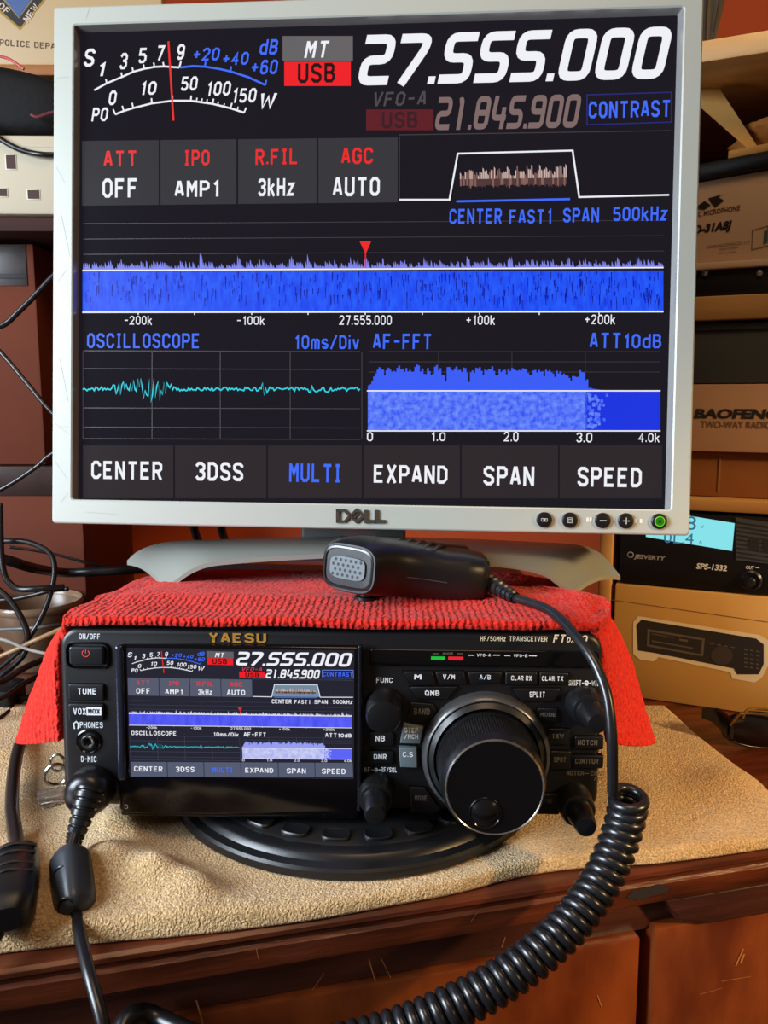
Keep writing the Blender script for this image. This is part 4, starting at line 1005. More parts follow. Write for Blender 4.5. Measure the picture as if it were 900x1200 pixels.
def zz(py, v=0.0): return S(862, py, v)[1]
ztop = zz(697)
def build_shelves():
    root = empty('shelf_unit', SH.m); tag(root, 'pine shelf unit beside the monitor loaded with boxes', 'shelf')
    ul = S(702, 660, 0)[0]
    zt = zz(-60)
    mb = MB(); mb.box(ul, u1 - .003, .0, .24, 0.0, zt, pine, .0015); child(mb, 'upright', root)
    mb = MB(); mb.box(UE, UE + .018, .0, .24, 0.0, zt, pine, .0015); child(mb, 'upright', root)
    mb = MB(); mb.box(u1 - .003, UE, .2405, .2465, 0.0, zz(41), mat('shelf dark backing', (104, 44, 28), .7), .0005); child(mb, 'dark_backing', root)  # dark red-brown sheet added behind the boards to darken the interior
    for y0, y1 in ((586, 601), (345.5, 374), (41, 67)):
        mb = MB(); mb.box(u1 - .003, UE, .0, .24, zz(y1), zz(y0), pine, .0012); child(mb, 'shelf_board', root)
build_shelves()
def build_photo_box():
    root = empty('radio_carton', SH.m); tag(root, 'yellowish card carton with a printed radio picture standing on the desk', 'box')
    mb = MB(); mb.box(u1, u1 + .30, 0, .21, .0005, ztop, kraft, .001); child(mb, 'carton', root)
    mb = MB(); y = 0
    out = [(742, 729), (748, 722), (890, 744), (900, 750), (900, 780), (893, 794), (884, 800), (858, 795), (856, 788), (772, 770), (766, 775), (750, 773), (742, 766)]
    inn = [(746, 732), (752, 726), (886, 748), (895, 755), (895, 778), (889, 790), (864, 790), (860, 783), (768, 765), (748, 762)]
    def flat(ps, m, o): mb.add([(S(*p, y)[0], -o, S(*p, y)[1]) for p in ps], [list(range(len(ps)))], m)
    flat(out, mat('print cream', (226, 210, 178), .6), .0003); flat(inn, mat('print dark', (34, 30, 32), .6), .0005)
    g1 = mat('print grey', (92, 82, 74), .6); g2 = mat('print mid', (58, 50, 48), .6)
    flat([(759, 737), (826, 748), (824, 769), (758, 757)], g1, .0006); flat([(762, 740), (823, 750), (821, 766), (761, 755)], mat('print dark', (34, 30, 32), .6), .0007)
    flat([(764, 742), (790, 746.5), (790, 747.5), (764, 743)], g1, .0008); flat([(796, 748), (806, 749.5), (806, 752), (796, 750.5)], g1, .0008); flat([(764, 750), (812, 758.5), (812, 760), (764, 751.5)], g1, .0008)
    c = (846, 768)
    flat([(c[0] + 13 * math.cos(k * math.pi / 12), c[1] + 11 * math.sin(k * math.pi / 12)) for k in range(24)], g2, .0007)
    for r in range(5):
        for q in range(3): x = 872 + q * 7; yy = 760 + r * 5 + q * 1.0; flat([(x, yy), (x + 4, yy + .7), (x + 4, yy + 2.2), (x, yy + 1.5)], g1, .0008)
    for q in range(4): x = 832 + q * 8; yy = 753 + q * 1.4; flat([(x, yy), (x + 5, yy + .8), (x + 5, yy + 2), (x, yy + 1.2)], g1, .0008)
    child(mb, 'printed_picture', root, 'dark printed picture of a radio with cream outline')
    mb = MB(); v, f = ribbon2([S(718, 703), S(900, 729)], .0006); mb.add([(p[0], -.0002, p[1]) for p in v], f, mat('card crease', (140, 98, 54), .8)); child(mb, 'lid_seam', root)
build_photo_box()
def build_psu():
    root = empty('power_supply', SH.m); tag(root, 'black power supply with a lit cyan display on the radio carton', 'power supply')
    bm_ = mat('psu black', (9, 9, 11), .55, spec=.3); yf = .002
    z0, z1 = ztop + .001, zz(604)
    mb = MB(); mb.box(u1 + .002, u1 + .24, yf, .18, z0, z1, bm_, .002); child(mb, 'case', root)
    def q(px, py): return S(px, py, yf)
    def flat(mb, ps, m, o): mb.add([(q(*p)[0], yf - o, q(*p)[1]) for p in ps], [list(range(len(ps)))], m)
    mb = MB(); flat(mb, [(757, 596), (861, 613), (858, 645.5), (757, 629)], glow('psu display', (134, 226, 234)), .0006)
    dk = glow('psu digits', (60, 104, 134))
    for s, b in (('13.8', (776, 604, 816, 620)), ('0L.4', (778, 624, 813, 637)), ('V', (821, 615, 825, 619)), ('A', (819, 633, 823, 637))):
        x0, y0, x1, y1 = b; xm, ym = (x0 + x1) / 2, (y0 + y1) / 2
        put_text(mb, s, q(x0, ym)[0], q(xm, y1)[1], q(x1, ym)[0], q(xm, y0)[1], yf - .0009, dk, .0)
    child(mb, 'display', root, 'lit cyan display')
    mb = MB(); flat(mb, [(862, 606), (930, 616), (930, 664), (862, 656)], mat('psu panel grey', (62, 66, 70), .4), .0008)
    for k in range(9): flat(mb, [(863, 611 + k * 5), (929, 621 + k * 5), (929, 622.6 + k * 5), (863, 612.6 + k * 5)], mat('psu groove', (30, 32, 34), .5), .0011)
    flat(mb, [(879, 630), (890, 631.5), (889, 645), (878, 643)], ink, .0014); flat(mb, [(895, 632), (905, 633), (905, 646), (895, 645)], ink, .0014); child(mb, 'side_plate', root, 'grey grooved plate')
    pr = mat('psu print', (150, 150, 150), .5); prw = mat('psu print white', (215, 215, 215), .5)
    mb = MB()
    for s, b, m in (('JESVERTY', (743, 650.5, 780, 657), pr), ('SPS-1332', (816, 661, 852, 668), prw), ('OUT', (874, 663, 884, 667), prw), ('-', (885.5, 664.7, 890, 665.7), prw)):
        x0, y0, x1, y1 = b; xm, ym = (x0 + x1) / 2, (y0 + y1) / 2; k = (x1 - x0) * .05
        put_text(mb, s, q(x0, ym)[0], q(xm, y1)[1], q(x1, ym)[0], q(xm, y0)[1], yf - .0004, m, .03, .15)
    c = q(739, 650); mb.lathe(c[0], c[1], [(.0024, yf - .0003), (.0017, yf - .0004)], pr, 24, cap1=False); child(mb, 'lettering', root)
    mb = MB(); c = q(880, 680); mb.lathe(c[0], c[1], [(.0075, yf + .001), (.0075, yf - .002), (.006, yf - .003), (.0052, yf - .001), (.003, yf - .001), (.003, yf - .006), (.0022, yf - .0068)], mat('psu socket', (26, 27, 29), .3), 32); child(mb, 'output_terminal', root)
build_psu()
# boxes on the middle board
def sbox(name, y0, y1, ul, ur, v0, v1, m, label, cat, bev=.001, z0=None):
    root = empty(name, SH.m); tag(root, label, cat)
    mb = MB(); mb.box(ul, ur, v0, v1, (zz(y1) if z0 is None else z0), zz(y0), m, bev); child(mb, 'body', root); return root
zA = zz(586) + .0003
r = sbox('cardboard_box', 531.5, 586, u1 + .03, u1 + .34, .012, .2, mat('brown card', (150, 92, 42), .7, vary=(136, 82, 38), vscale=10), 'plain brown cardboard box under the white radio carton', 'box', z0=zA)
mb = MB(); a = S(843, 540, .012); mb.box(a[0], a[0] + .0012, .0114, .0119, zA + .004, zz(537), mat('card crease', (140, 98, 54), .8), 0); child(mb, 'seam', r)
r = sbox('radio_carton', 450, 531, u1 + .028, u1 + .30, .004, .17, mat('pale card', (196, 154, 122), .65, vary=(186, 144, 112), vscale=8), 'pale carton lettered TWO-WAY RADIO between dark grey box and brown box', 'box', z0=zz(531.5) + .0006)
mb = MB(); rtext(mb, 'BAOFENG', (813, 479, 915, 491), .004, ink, .05, .15); rtext(mb, 'TWO-WAY RADIO', (821, 493.5, 905, 502), .004, mat('print brown', (104, 72, 54), .6), .02); child(mb, 'lettering', r)
r = sbox('storage_box', 378, 449.5, u1 + .03, u1 + .32, .006, .2, mat('slate grey plastic', (66, 72, 74), .5), 'dark slate grey box directly under the pine shelf board', 'box', z0=zz(450) + .0006)
mb = MB(); mb.box(u1 + .028, u1 + .322, .004, .202, zz(386), zz(377.5), mat('slate lid', (50, 54, 58), .5), .001); child(mb, 'lid', r)
# on the pine board: black unit, white sheet, white carton, black case, open tray
zP = zz(345.5) + .0003
r = sbox('equipment_case', 313, 345, u1 + .03, u1 + .34, .008, .2, mat('case black', (14, 15, 20), .4), 'black metal equipment case with silver screws on the pine board', 'case', z0=zP)
for px in (826, 890):
    c = S(px, 320.5, .008); mb = MB(); mb.lathe(c[0], c[1], [(.0026, .0085), (.0026, .0072), (.002, .0062), (.0008, .0058)], mat('screw steel', (190, 190, 192), .25, metal=.9), 20); child(mb, 'screw', r)
r = sbox('paper_pad', 304.5, 312.4, u1 + .03, u1 + .33, .004, .2, white_c, 'thin pale pad lying on the black equipment case', 'pad', .0006, z0=zz(313) + .0004)
zW = zz(304.5) + .0006
# carton turned further: its own frame
W0 = SH.m @ Vector((S(862, 300, .02)[0], .02, zW))
PW = math.radians(43)
WF = Frame(W0, Vector((math.cos(PW), -math.sin(PW), 0)), Vector((math.sin(PW), math.cos(PW), 0)))
def build_white_carton():
    root = empty('white_carton', WF.m); tag(root, 'white carton with slanted black print on the thin pale pad', 'box')
    zt = WF.at(862, 206)[1]; uu0 = WF.at(790, 260)[0]
    mb = MB(); mb.box(uu0, .16, 0, .15, 0, zt, white_c, .001); child(mb, 'carton', root)
    mb = MB()
    def w(px, py): return WF.at(px, py)
    def flat(ps, m, o=.0004): mb.add([(w(*p)[0], -o, w(*p)[1]) for p in ps], [list(range(len(ps)))], m)
    flat([(814, 244), (826, 235.5), (833, 240.5), (825, 246)], ink); flat([(830, 232.5), (848, 227.5), (842, 231), (848.5, 235), (838, 243), (835, 239.5)], ink)
    rtext(mb, 'ELECTRIC MICROPHONE', (796, 246, 867, 252), 0, mat('print plum', (90, 62, 58), .6), .02, .0, WF)
    def slant(s, x0, ya0, ya1, x1, yb0, yb1, m, bold, sh=0.0):
        a = w(x0, (ya0 + ya1) / 2); b = w(x1, (yb0 + yb1) / 2); h = abs(w((x0 + x1) / 2, (ya0 + yb0) / 2)[1] - w((x0 + x1) / 2, (ya1 + yb1) / 2)[1]); zm = (w((x0 + x1) / 2, (ya0 + ya1 + yb0 + yb1) / 4))[1]
        put_text(mb, s, a[0], zm - h / 2, b[0], zm + h / 2, -.0004, m, bold, sh)
    slant('MD-31A8J', 803, 266, 280, 858, 258, 270, ink, .05, .2)
    pl = mat('print plum', (90, 62, 58), .6)
    slant('COMMUNICATIONS CO., LTD', 828, 290, 294, 879, 280, 284, pl, .0); slant('TOKYO JAPAN', 843, 292.5, 295.5, 865, 288, 291, pl, .0); slant('MADE IN JAPAN', 842, 297, 299, 862, 293.5, 296, pl, .0)
    v, f = ribbon2([w(882, 270), w(900, 265), w(901, 288), w(881, 293)], .0005, True); mb.add([(p[0], -.0004, p[1]) for p in v], f, pl)
    flat([(895.5, 271), (899.5, 270), (899.5, 285), (894.5, 286.5)], mat('print teal', (70, 92, 84), .6)); child(mb, 'print', root)
    # black flat case on top
    r2 = empty('flat_case', WF.m); tag(r2, 'flat black case lying on the white carton', 'case')
    zc = WF.at(862, 185)[1]
    mb = MB(); mb.box(uu0 - .01, .17, -.004, .15, zt + .0005, zc, mat('case black', (14, 15, 20), .4), .002); child(mb, 'body', r2)
    r3 = empty('open_tray', WF.m); tag(r3, 'open kraft card tray with a raised flap on flat black case', 'box')
    ua = WF.at(853, 180, .0)[0]; zk = WF.at(880, 171.5)[1]
    mb = MB(); mb.box(ua, .165, .0005, .003, zc + .0005, zk, kraft, .0004); mb.box(ua, .165, .12, .123, zc + .0005, zk, kraft, .0004); mb.box(.162, .165, .003, .12, zc + .0005, zk, kraft, .0004); mb.box(ua, .162, .003, .12, zc + .0005, zc + .002, kraft, .0003); child(mb, 'tray', r3)
    mb = MB(); a = Vector((WF.at(884, 173, .01)[0], .01, WF.at(884, 173, .01)[1])); b = Vector((WF.at(826, 84, .03)[0], .03, WF.at(826, 84, .03)[1]))
    c = Vector((WF.at(820, 130, .01)[0], .01, WF.at(820, 130, .01)[1])); 
    d_ = (b - a); n = Vector((0, 1, 0)).cross(d_).normalized() * .0014
    e = Vector((0, .002, 0)); a2 = a + Vector((-.004, -.004, 0)); b2 = Vector((WF.at(812, 118, .006)[0], .006, WF.at(812, 118, .006)[1]))
    vs = [a, b, b2, a2]; th = Vector((.0012, .002, .0012))
    mb.add(vs + [p + th for p in vs], [[0, 1, 2, 3], [7, 6, 5, 4], [0, 4, 5, 1], [1, 5, 6, 2], [2, 6, 7, 3], [3, 7, 4, 0]], kraft); child(mb, 'flap', r3)
    # crumpled paper in the tray
    mb = MB(); bag = mat('brown paper', (186, 118, 44), .8, vary=(160, 96, 34), vscale=25, stretch=(1, 1, 4))
    pc = Vector((WF.at(890, 142, .05)[0] + .034, .062, zc + .022)); vs = []; NU, NV = 40, 24
    for i in range(NV + 1):
        th_ = math.pi * i / NV
        for j in range(NU):
            ph = 2 * math.pi * j / NU; dv = Vector((math.sin(th_) * math.cos(ph), math.sin(th_) * math.sin(ph), math.cos(th_)))
            k = 1 + .22 * noise.noise(dv * 2.1) + .10 * noise.noise(dv * 6)
            vs.append(pc + Vector((dv.x * .052 * k, dv.y * .042 * k, dv.z * .0195 * k)))
    fs = [[i * NU + j, i * NU + (j + 1) % NU, (i + 1) * NU + (j + 1) % NU, (i + 1) * NU + j] for i in range(NV) for j in range(NU)]
    mb.add(vs, fs, bag); o = mb.build('paper_bag', m=WF.m, sharp=60); tag(o, 'crumpled brown paper bag lying in the open kraft tray', 'bag')
build_white_carton()
# dark folded item on the top board
def build_umbrella():
    a = SH.m @ Vector((S(830, 42, .06)[0], .06, zz(41) + .001)); b = P(842, -120, .62)
    root = empty('folded_umbrella', Matrix.Translation(a)); tag(root, 'dark furled umbrella standing point down on the top shelf board', 'umbrella')
    mb = MB(); d = b - a; t = d.normalized(); u = t.orthogonal().normalized(); w = t.cross(u); K = 48; rs = []
    for i in range(14):
        q = i / 13; r = .0010 + .0115 * min(1, q * 1.6) ** .9
        rs.append([d * q + (u * math.cos(2 * math.pi * k / K + q * .6) + w * math.sin(2 * math.pi * k / K + q * .6)) * r * (1 + .16 * math.cos(8 * 2 * math.pi * k / K)) for k in range(K)])
    mb.rings(rs, mat('umbrella cloth', (52, 40, 30), .6, vary=(30, 24, 20), vscale=60)); child(mb, 'canopy', root)
    mb = MB(); mb.tube([d * .9, d * 1.2], .003, blackp, 8, smooth=False); child(mb, 'shaft', root)
build_umbrella()
# spectacles on the desk
def build_glasses():
    o0 = T(880, 868, 0); root = empty('sunglasses', Matrix.Translation(o0)); tag(root, 'dark folded sunglasses lying on the desk before the radio carton', 'sunglasses')
    fm = mat('frame black', (20, 20, 22), .25); lm = mat('lens dark', (24, 25, 32), .08, spec=.8); gm = mat('wire brass', (150, 112, 52), .3, metal=.8)
    L = lambda px, py, z: T(px, py, z) - o0
    def lens(cx, nm):
        mb = MB(); c = L(cx, 856, .014)
        rs = []
        for r, bulge in ((1, 0), (.85, .0022), (.6, .0045), (.3, .0058), (.05, .0062)):
            ring = []
            for k in range(40):
                a = 2 * math.pi * k / 40; x = .026 * r * math.copysign(abs(math.cos(a)) ** .8, math.cos(a)); z = .0145 * r * math.sin(a)
                ring.append(c + Vector((x, -bulge - .35 * z, z * .93 - x * .12)))
            rs.append(ring)
        mb.rings(rs, lm, True, True); child(mb, 'lens', root, sharp=60)
        mb = MB(); mb.tube(rs[0] + [rs[0][0]], .0011, fm, 8, smooth=False); child(mb, 'rim', root)
    lens(893, 'a'); lens(1000, 'b')
    mb = MB(); mb.tube([L(940, 846, .016), L(947, 842, .018), L(955, 848, .016)], .0014, fm, 8); child(mb, 'bridge', root)
    mb = MB(); c = [L(826, 836, .023), L(838, 838, .0235), L(848, 846, .021), L(856, 856, .017), L(852, 858, .010)]
    rs = []
    for i, p in enumerate(c):
        hh = (.0035, .0050, .0056, .0058, .0045)[i]; rs.append([p + Vector((.0016, -.001, hh)), p + Vector((-.0016, .001, hh * .9)), p + Vector((-.0016, .001, -hh)), p + Vector((.0016, -.001, -hh))])
    mb.rings(rs, fm); child(mb, 'temple_arm', root)
    mb = MB(); mb.tube([L(856, 850, .020), L(866, 838, .028), L(880, 836, .029), L(930, 842, .027), L(990, 850, .02)], .0009, gm, 8); child(mb, 'temple_arm', root)
    mb = MB(); mb.tube([L(870, 842, .026), L(876, 832, .031), L(892, 831, .031), L(950, 836, .029), L(1010, 846, .02)], .0009, gm, 8); child(mb, 'temple_arm', root)
build_glasses()

# ------------------------------------------------------------------ left background
dkw = mat('dark shelf wood', (62, 22, 12), .8, vary=(50, 18, 10), vscale=10, stretch=(1, 6, 6))
def build_left_back():
    LF = Frame(P(30, 252, .66), Vector((1, 0.02, 0)), Vector((0, 1, 0)))
    # wall shelf
    z_s = 0.0
    root = empty('wall_shelf', LF.m); tag(root, 'dark wooden wall shelf carrying the white power strip', 'shelf')
    mb = MB(); d = YW - LF.o.y - .003
    mb.box(-.35, .12, .004, d, -.012, -.0005, dkw, .001); child(mb, 'board', root)
    mb = MB(); mb.box(.06, .075, .03, d, -.06, -.0125, dkw, .001); child(mb, 'bracket', root)
    # power strip standing on edge
    L = LF.at
    z1 = L(30, 157)[1]; root = empty('power_strip', LF.m); tag(root, 'white power strip with rectangular socket slots on the wall shelf', 'power strip')
    mb = MB(); wm = mat('strip white', (206, 196, 172), .4); mb.box(-.28, .05, 0, .045, 0, z1, wm, .004); child(mb, 'housing', root)
    for off in (0, -98, -196):
        for (x0, y0, x1, y1) in ((8, 182, 18, 198), (33, 223, 46, 233), (-7, 221, 8, 230)):
            a = L(x0 + off, y1); b = L(x1 + off, y0); mb = MB()
            mb.box(a[0] - .0008, b[0] + .0008, -.0004, .001, a[1] - .0008, b[1] + .0008, wm, .0002); mb.box(a[0], b[0], -.0006, .001, a[1], b[1], mat('socket slot', (60, 28, 18), .7), 0); child(mb, 'socket_slot', root)
    mb = MB(); mb.box(-.279, .049, -.0003, .0006, L(30, 172)[1], L(30, 171)[1], mat('strip seam', (190, 180, 160), .5), 0); child(mb, 'seam', root)
    # black pouch on the strip
    root = empty('camera_bag', LF.m); tag(root, 'black soft bag with red piping resting on the white power strip', 'bag')
    vs = []; NU, NV = 36, 18; mb = MB()
    za, zt = z1 + .0008, L(20, 74, .01)[1]
    c = Vector((-.055, .035, (za + zt) / 2)); h = (zt - za) / 2
    for i in range(NV + 1):
        th = math.pi * i / NV
        for j in range(NU):
            ph = 2 * math.pi * j / NU; sgn = lambda v, e: math.copysign(abs(v) ** e, v)
            x = sgn(math.sin(th), .45) * sgn(math.cos(ph), .45) * .098; y = sgn(math.sin(th), .45) * sgn(math.sin(ph), .45) * .032; z = sgn(math.cos(th), .45) * h
            z -= .010 * max(0, (x - .035) / .06) * (1 if z > 0 else 0)
            vs.append(c + Vector((x, y, z)))
    mb.add(vs, [[i * NU + j, i * NU + (j + 1) % NU, (i + 1) * NU + (j + 1) % NU, (i + 1) * NU + j] for i in range(NV) for j in range(NU)], mat('bag black', (11, 10, 12), .75, spec=.3, bump=.3, bscale=180, bdist=.001)); child(mb, 'body', root)
    rp = mat('piping red', (196, 60, 66), .4)
    def l3(px, py, y): x, z = L(px, py, y); return (x, y, z)
    mb = MB(); mb.tube([l3(-30, 62, .0), l3(0, 66, .0), l3(14, 71, -.0), l3(28, 81, .0)], .0011, rp, 8); child(mb, 'piping', root, 'red piping')
    mb = MB(); mb.tube([l3(36, 134, -.001), l3(44, 137, -.001), l3(56, 133, -.001), l3(66, 131, -.001)], .0013, mat('strap dark red', (100, 30, 40), .5), 8); child(mb, 'strap', root)
    # plaque with a crest, behind the bag
    yq = .072
    root = empty('crest_plaque', LF.m); tag(root, 'cream plaque with a dark shield crest and police lettering above black bag', 'plaque')
    pm = mat('plaque cream', (206, 180, 138), .45); zt = L(30, -60, yq)[1]; zq = L(30, 77, yq)[1]
    mb = MB(); mb.box(-.20, .10, yq, yq + .014, zq, zt, pm, .003); mb.box(-.20, .10, yq - .006, yq + .03, zq - .010, zq - .0005, mat('plaque base', (170, 110, 56), .5), .002); mb.box(-.19, .09, yq + .001, yq + .028, z1 + .001, zq - .0105, mat('plaque foot', (60, 34, 22), .6), .001); child(mb, 'board', root)
    mb = MB()
    def flat(ps, m, o): mb.add([(L(*p, yq)[0], yq - o, L(*p, yq)[1]) for p in ps], [list(range(len(ps)))], m)
    flat([(-22, -30), (66, -30), (58, -6), (50, 4), (23.5, 35.5), (-6, 10), (-16, -6)], mat('crest gold', (172, 136, 48), .4), .0002)
    flat([(-20, -30), (63, -30), (55, -6), (47, 4), (23.5, 32.5), (-4, 8), (-14, -6)], mat('crest black', (34, 28, 26), .5), .0004)
    flat([(0, -30), (44, -30), (42, -4), (22.5, 22), (2, -2)], mat('crest edge', (150, 130, 90), .5), .0006); flat([(2, -30), (42, -30), (40, -5), (22.5, 20.5), (4, -3)], mat('crest blue', (72, 100, 156), .5), .0008)
    flat([(8, -30), (36, -30), (32, -1), (14, -1)], mat('crest gold', (172, 136, 48), .4), .0010); child(mb, 'crest', root, 'dark shield crest with blue and gold centre')
    def rot_text(s, px, py, wpx, hpx, ang, m, bold=.03, off=.0006):
        mb = MB(); k = .66 / F
        put_sign(mb, s, -wpx / 2 * k, -hpx / 2 * k, wpx / 2 * k, hpx / 2 * k, 0, m, bold)
        cx, cz = L(px, py, yq); ca, sa = math.cos(math.radians(ang)), math.sin(math.radians(ang))
        mb.v = [(cx + x * ca - z * sa, yq - off, cz + x * sa + z * ca) for x, y, z in mb.v]; child(mb, 'lettering', root)
    ct = mat('crest lettering', (222, 200, 180), .5)
    rot_text('OF', 5, 10, 14, 8, -42, ct); rot_text('NEW', 36.5, 15.5, 24, 8, 51, ct)
    rot_text('POLICE DEPARTMENT', 52, 53.5, 112, 7.8, -3.5, mat('plaque lettering', (88, 54, 30), .5), .02, .0002)
    # cord lying across the strip
    o = loose('cord', [LF.m @ Vector(l3(x, y, yy)) for x, y, yy in ((-60, 120, -.004), (-15, 152, -.004), (0, 163, -.003), (18, 173, -.003), (36, 179, -.003), (58, 181.5, -.003), (90, 180, .01), (120, 178, .03))], .0022, 'black cord sagging across the face of white power strip', 'cord')
    # cartons standing behind, against the wall
    brd = mat('box brown', (106, 42, 9), .8, vary=(92, 35, 7), vscale=8)
    BF = Frame(P(30, 612, .72), Vector((1, .0, 0)), Vector((0, 1, 0)))
    B = BF.at
    zbase = -BF.o.z
    root = empty('wooden_crate', BF.m); tag(root, 'low brown box with a dark band along its top, beside bowl', 'box')
    x1 = B(96, 590)[0]; z1b = B(30, 548)[1]
    mb = MB(); mb.box(-.30, x1, 0, .14, zbase + .0005, z1b, brd, .002); child(mb, 'body', root)
    mb = MB(); mb.box(-.301, x1 + .001, -.0012, .141, B(30, 581)[1], z1b + .001, mat('band dark', (62, 40, 36), .35, vary=(44, 30, 28), vscale=40), .0008); child(mb, 'band', root, 'dark mottled band')
    root = empty('picture_box', BF.m); tag(root, 'upright brown box with dark picture print standing on the banded box', 'box')
    x2 = B(42, 440)[0]; z2 = B(30, 283)[1]
    mb = MB(); mb.box(-.28, x2, .01, .13, z1b + .0015, z2, brd, .002); child(mb, 'body', root)
    mb = MB(); a = B(-40, 335, .01); b = B(30, 287, .01); pp = mat('picture print', (64, 56, 54), .4, vary=(44, 36, 36), vscale=60)
    mb.box(a[0], b[0], .0092, .0105, a[1], b[1], pp, .0002); c0 = B(-40, 327, .01); c1 = B(31, 321, .01); mb.box(c0[0], c1[0], .0088, .0105, c0[1], c1[1], ink, .0002); child(mb, 'picture', root, 'dark picture print')
    # bowl
    rim = P(42, 706, .69); bz = rim.z; root = empty('bowl', Matrix.Translation((rim.x, rim.y, 0))); tag(root, 'beige-brown bowl standing at the back left behind loose cables', 'bowl')
    rr = 52 / F * .69; ce = mat('bowl glaze', (112, 86, 64), .3, vary=(100, 76, 56), vscale=20)
    mb = MB(); mb.lathez((0, 0, 0), [(rr * .55, .0006), (rr * .6, .004), (rr * .58, .008), (rr * .82, bz * .45), (rr * .94, bz * .8), (rr, bz), (rr * .985, bz + .0012), (rr * .955, bz), (rr * .90, bz * .8), (rr * .76, bz * .45), (rr * .5, .012)], ce, 64); child(mb, 'vessel', root, sharp=60)
    mb = MB(); mb.lathez((0, 0, 0), [(rr * .965, bz - .004), (rr * 1.012, bz - .003), (rr * 1.015, bz + .0012), (rr * .985, bz + .003), (rr * .95, bz + .0012), (rr * .945, bz - .003)], mat('bowl rim', (128, 102, 80), .22), 64, False, False); child(mb, 'rim', root, sharp=60)
    # cables
    g = 'loose cables at the back left'
    Lb = 'thin black cable looping over the bowl at the back left'
    loose('cable', [P(-40, 380, .60), P(0, 382, .60), P(22, 365, .60), P(45, 342, .60), P(60, 326, .60), P(90, 300, .60)], .0022, 'black cable rising to the monitor across the picture box')
    loose('cable', [P(-30, 385, .62), P(0, 412, .62), P(30, 447, .62), P(56, 478, .62), P(90, 512, .62)], .0018, 'thin black cable slanting down across the upright brown box')
    loose('cable', [P(-30, 585, .62), P(0, 574, .62), P(24, 560, .62), P(44, 546, .62), P(58, 534, .62), P(90, 515, .62)], .0017, 'thin cable rising across the dark band of the low box')
    loose('cable', [P(-20, 650, .63), P(10, 657, .64), P(40, 666, .66), P(75, 671, .70), P(110, 670, .705), P(150, 668, .715), P(220, 664, .76)], .0042, 'thick black cable running behind the bowl toward the monitor stand')
    loose('cable', [P(-20, 636, .62), P(10, 634, .62), P(35, 636, .62), P(58, 648, .62), P(64, 668, .62), P(58, 700, .62), P(46, 728, .62), P(36, 744, .62), P(20, 765, .63), P(-10, 790, .64)], .0021, 'black cable making a tall loop in front of the bowl')
    loose('cable', [P(0, 590, .61), P(1, 640, .61), P(4, 668, .61), P(10, 682, .61), P(22, 690, .61), P(45, 690, .61), P(75, 688, .62)], .0024, 'black cable dropping down and curling over the bowl rim')
    loose('cable', [P(-20, 680, .60), P(2, 694, .60), P(18, 712, .60), P(30, 735, .60), P(32, 752, .60), P(24, 772, .60), P(-10, 800, .61)], .0023, 'black cable arching in front of the bowl to its base')
    loose('cable', [P(-20, 705, .64), P(15, 702, .64), P(40, 697, .64), P(60, 692, .64), P(80, 690, .64)], .0018, 'thin black cable crossing the inside of the bowl')
    loose('cable', [P(-20, 738, .62), P(20, 737, .62), P(48, 735, .62), P(70, 732, .63)], .0015, 'thin grey cable across the middle of the bowl', m=mat('cable grey', (96, 94, 92), .35))
    loose('cable', [P(-20, 748, .585), P(5, 750, .585), P(30, 760, .585), P(55, 766, .585), P(80, 768, .59)], .0012, 'thin pale cable crossing below the bowl', m=mat('cable pale', (150, 148, 144), .35))
    for k, (a, b, c, s) in enumerate(((800, 782, 766, 'uppermost'), (820, 800, 780, 'second'), (842, 818, 800, 'third'))):
        p = [T(-30, a + 12, .012 + .012 * (2 - k)), T(0, a, .012 + .012 * (2 - k)), T(30, b, .012 + .012 * (2 - k)), T(70, c, .012 + .012 * (2 - k)), T(110, c - 12, .012 + .01 * (2 - k))]
        loose('cable', p, .0024 - k * .0003, 'black cable lying beside the red towel, %s of the three below the bowl' % s)
    loose('cable', [P(10, 641, .69), P(40, 645, .695), P(70, 651, .70), P(100, 659, .705), P(135, 667, .72)], .0013, 'thin dark cable sloping above the thick cable before the low brown box')
    loose('cable', [P(-20, 778, .595), P(15, 763, .595), P(45, 749, .595), P(80, 734, .60)], .0019, 'tan cable rising to the right below the bowl', m=mat('cable tan', (150, 116, 78), .4))
    for o in list(COL.objects):
        if o.name.startswith('cable') and o.location.length == 0 and 'bottom edge' not in o.get('label', ''): o['group'] = g
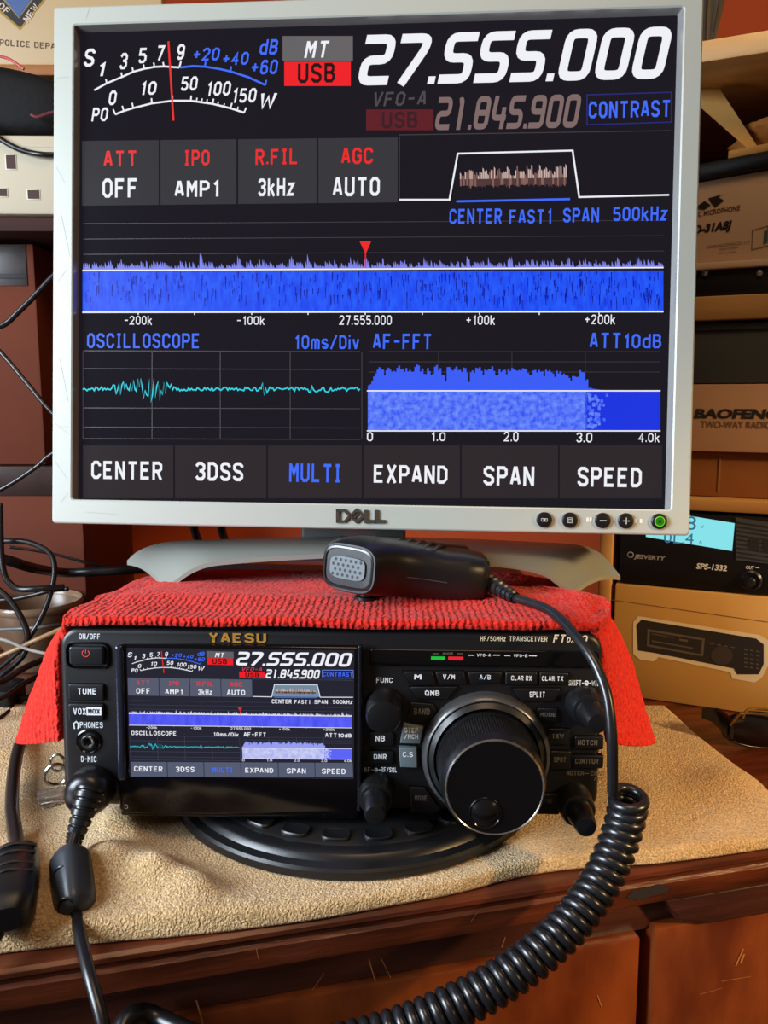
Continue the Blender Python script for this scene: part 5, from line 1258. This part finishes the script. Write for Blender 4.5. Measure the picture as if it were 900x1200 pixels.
    # small black adapter among the cables
    root = empty('adapter', Matrix.Translation(T(2, 852, 0))); tag(root, 'small black adapter block at the left edge beside the red towel', 'adapter')
    mb = MB(); mb.box(-.030, .006, 0, .03, .0076, .026, blackp, .003); child(mb, 'body', root); mb = MB(); mb.tube([(.006, .015, .016), (.012, .016, .015), (.022, .022, .012)], .0025, blackp, 8); child(mb, 'lead', root)
build_left_back()

# ------------------------------------------------------------------ light
wd = bpy.data.worlds.new('world'); SC.world = wd; wd.use_nodes = True
bg = wd.node_tree.nodes['Background']; bg.inputs[0].default_value = lin((214, 184, 158)); bg.inputs[1].default_value = .12
def area(name, loc, target, size, power, col, sy=None):
    l = bpy.data.lights.new(name, 'AREA'); l.energy = power; l.color = lin(col)[:3]; l.size = size
    if sy: l.shape = 'RECTANGLE'; l.size_y = sy
    o = bpy.data.objects.new(name, l); COL.objects.link(o); o.location = loc
    o.rotation_euler = (Vector(target) - Vector(loc)).to_track_quat('-Z', 'Y').to_euler(); return o
w_ = area('window_daylight', (-.88, -.02, .46), (-.02, .42, .14), .45, 10.0, (226, 239, 252), .6); w_.data.spread = math.radians(110)
area('overhead_fill', (.10, -.02, 1.25), (.05, .36, .0), .45, 4.0, (255, 210, 160))  # warm overhead fill lamp added to lift the scene, no such source seen
def beam(name, loc, target, power, col, cone, blend, r):
    l = bpy.data.lights.new(name, 'SPOT'); l.energy = power; l.color = lin(col)[:3]; l.spot_size = math.radians(cone); l.spot_blend = blend; l.shadow_soft_size = r
    o = bpy.data.objects.new(name, l); COL.objects.link(o); o.location = loc
    o.rotation_euler = (Vector(target) - Vector(loc)).to_track_quat('-Z', 'Y').to_euler(); return o
beam('warm_sunlight', (1.05, -.25, .55), (.255, .50, -.01), 72, (255, 212, 150), 27, .6, .05)
beam('shelf_sunlight', (1.1, -.5, 1.0), (.335, .50, .545), 60, (255, 216, 140), 4.2, .25, .01)
SC.view_settings.view_transform = 'Standard'; SC.view_settings.look = 'None'; SC.view_settings.exposure = 0.0; SC.view_settings.gamma = 1.0
SC.view_settings.use_curve_mapping = False
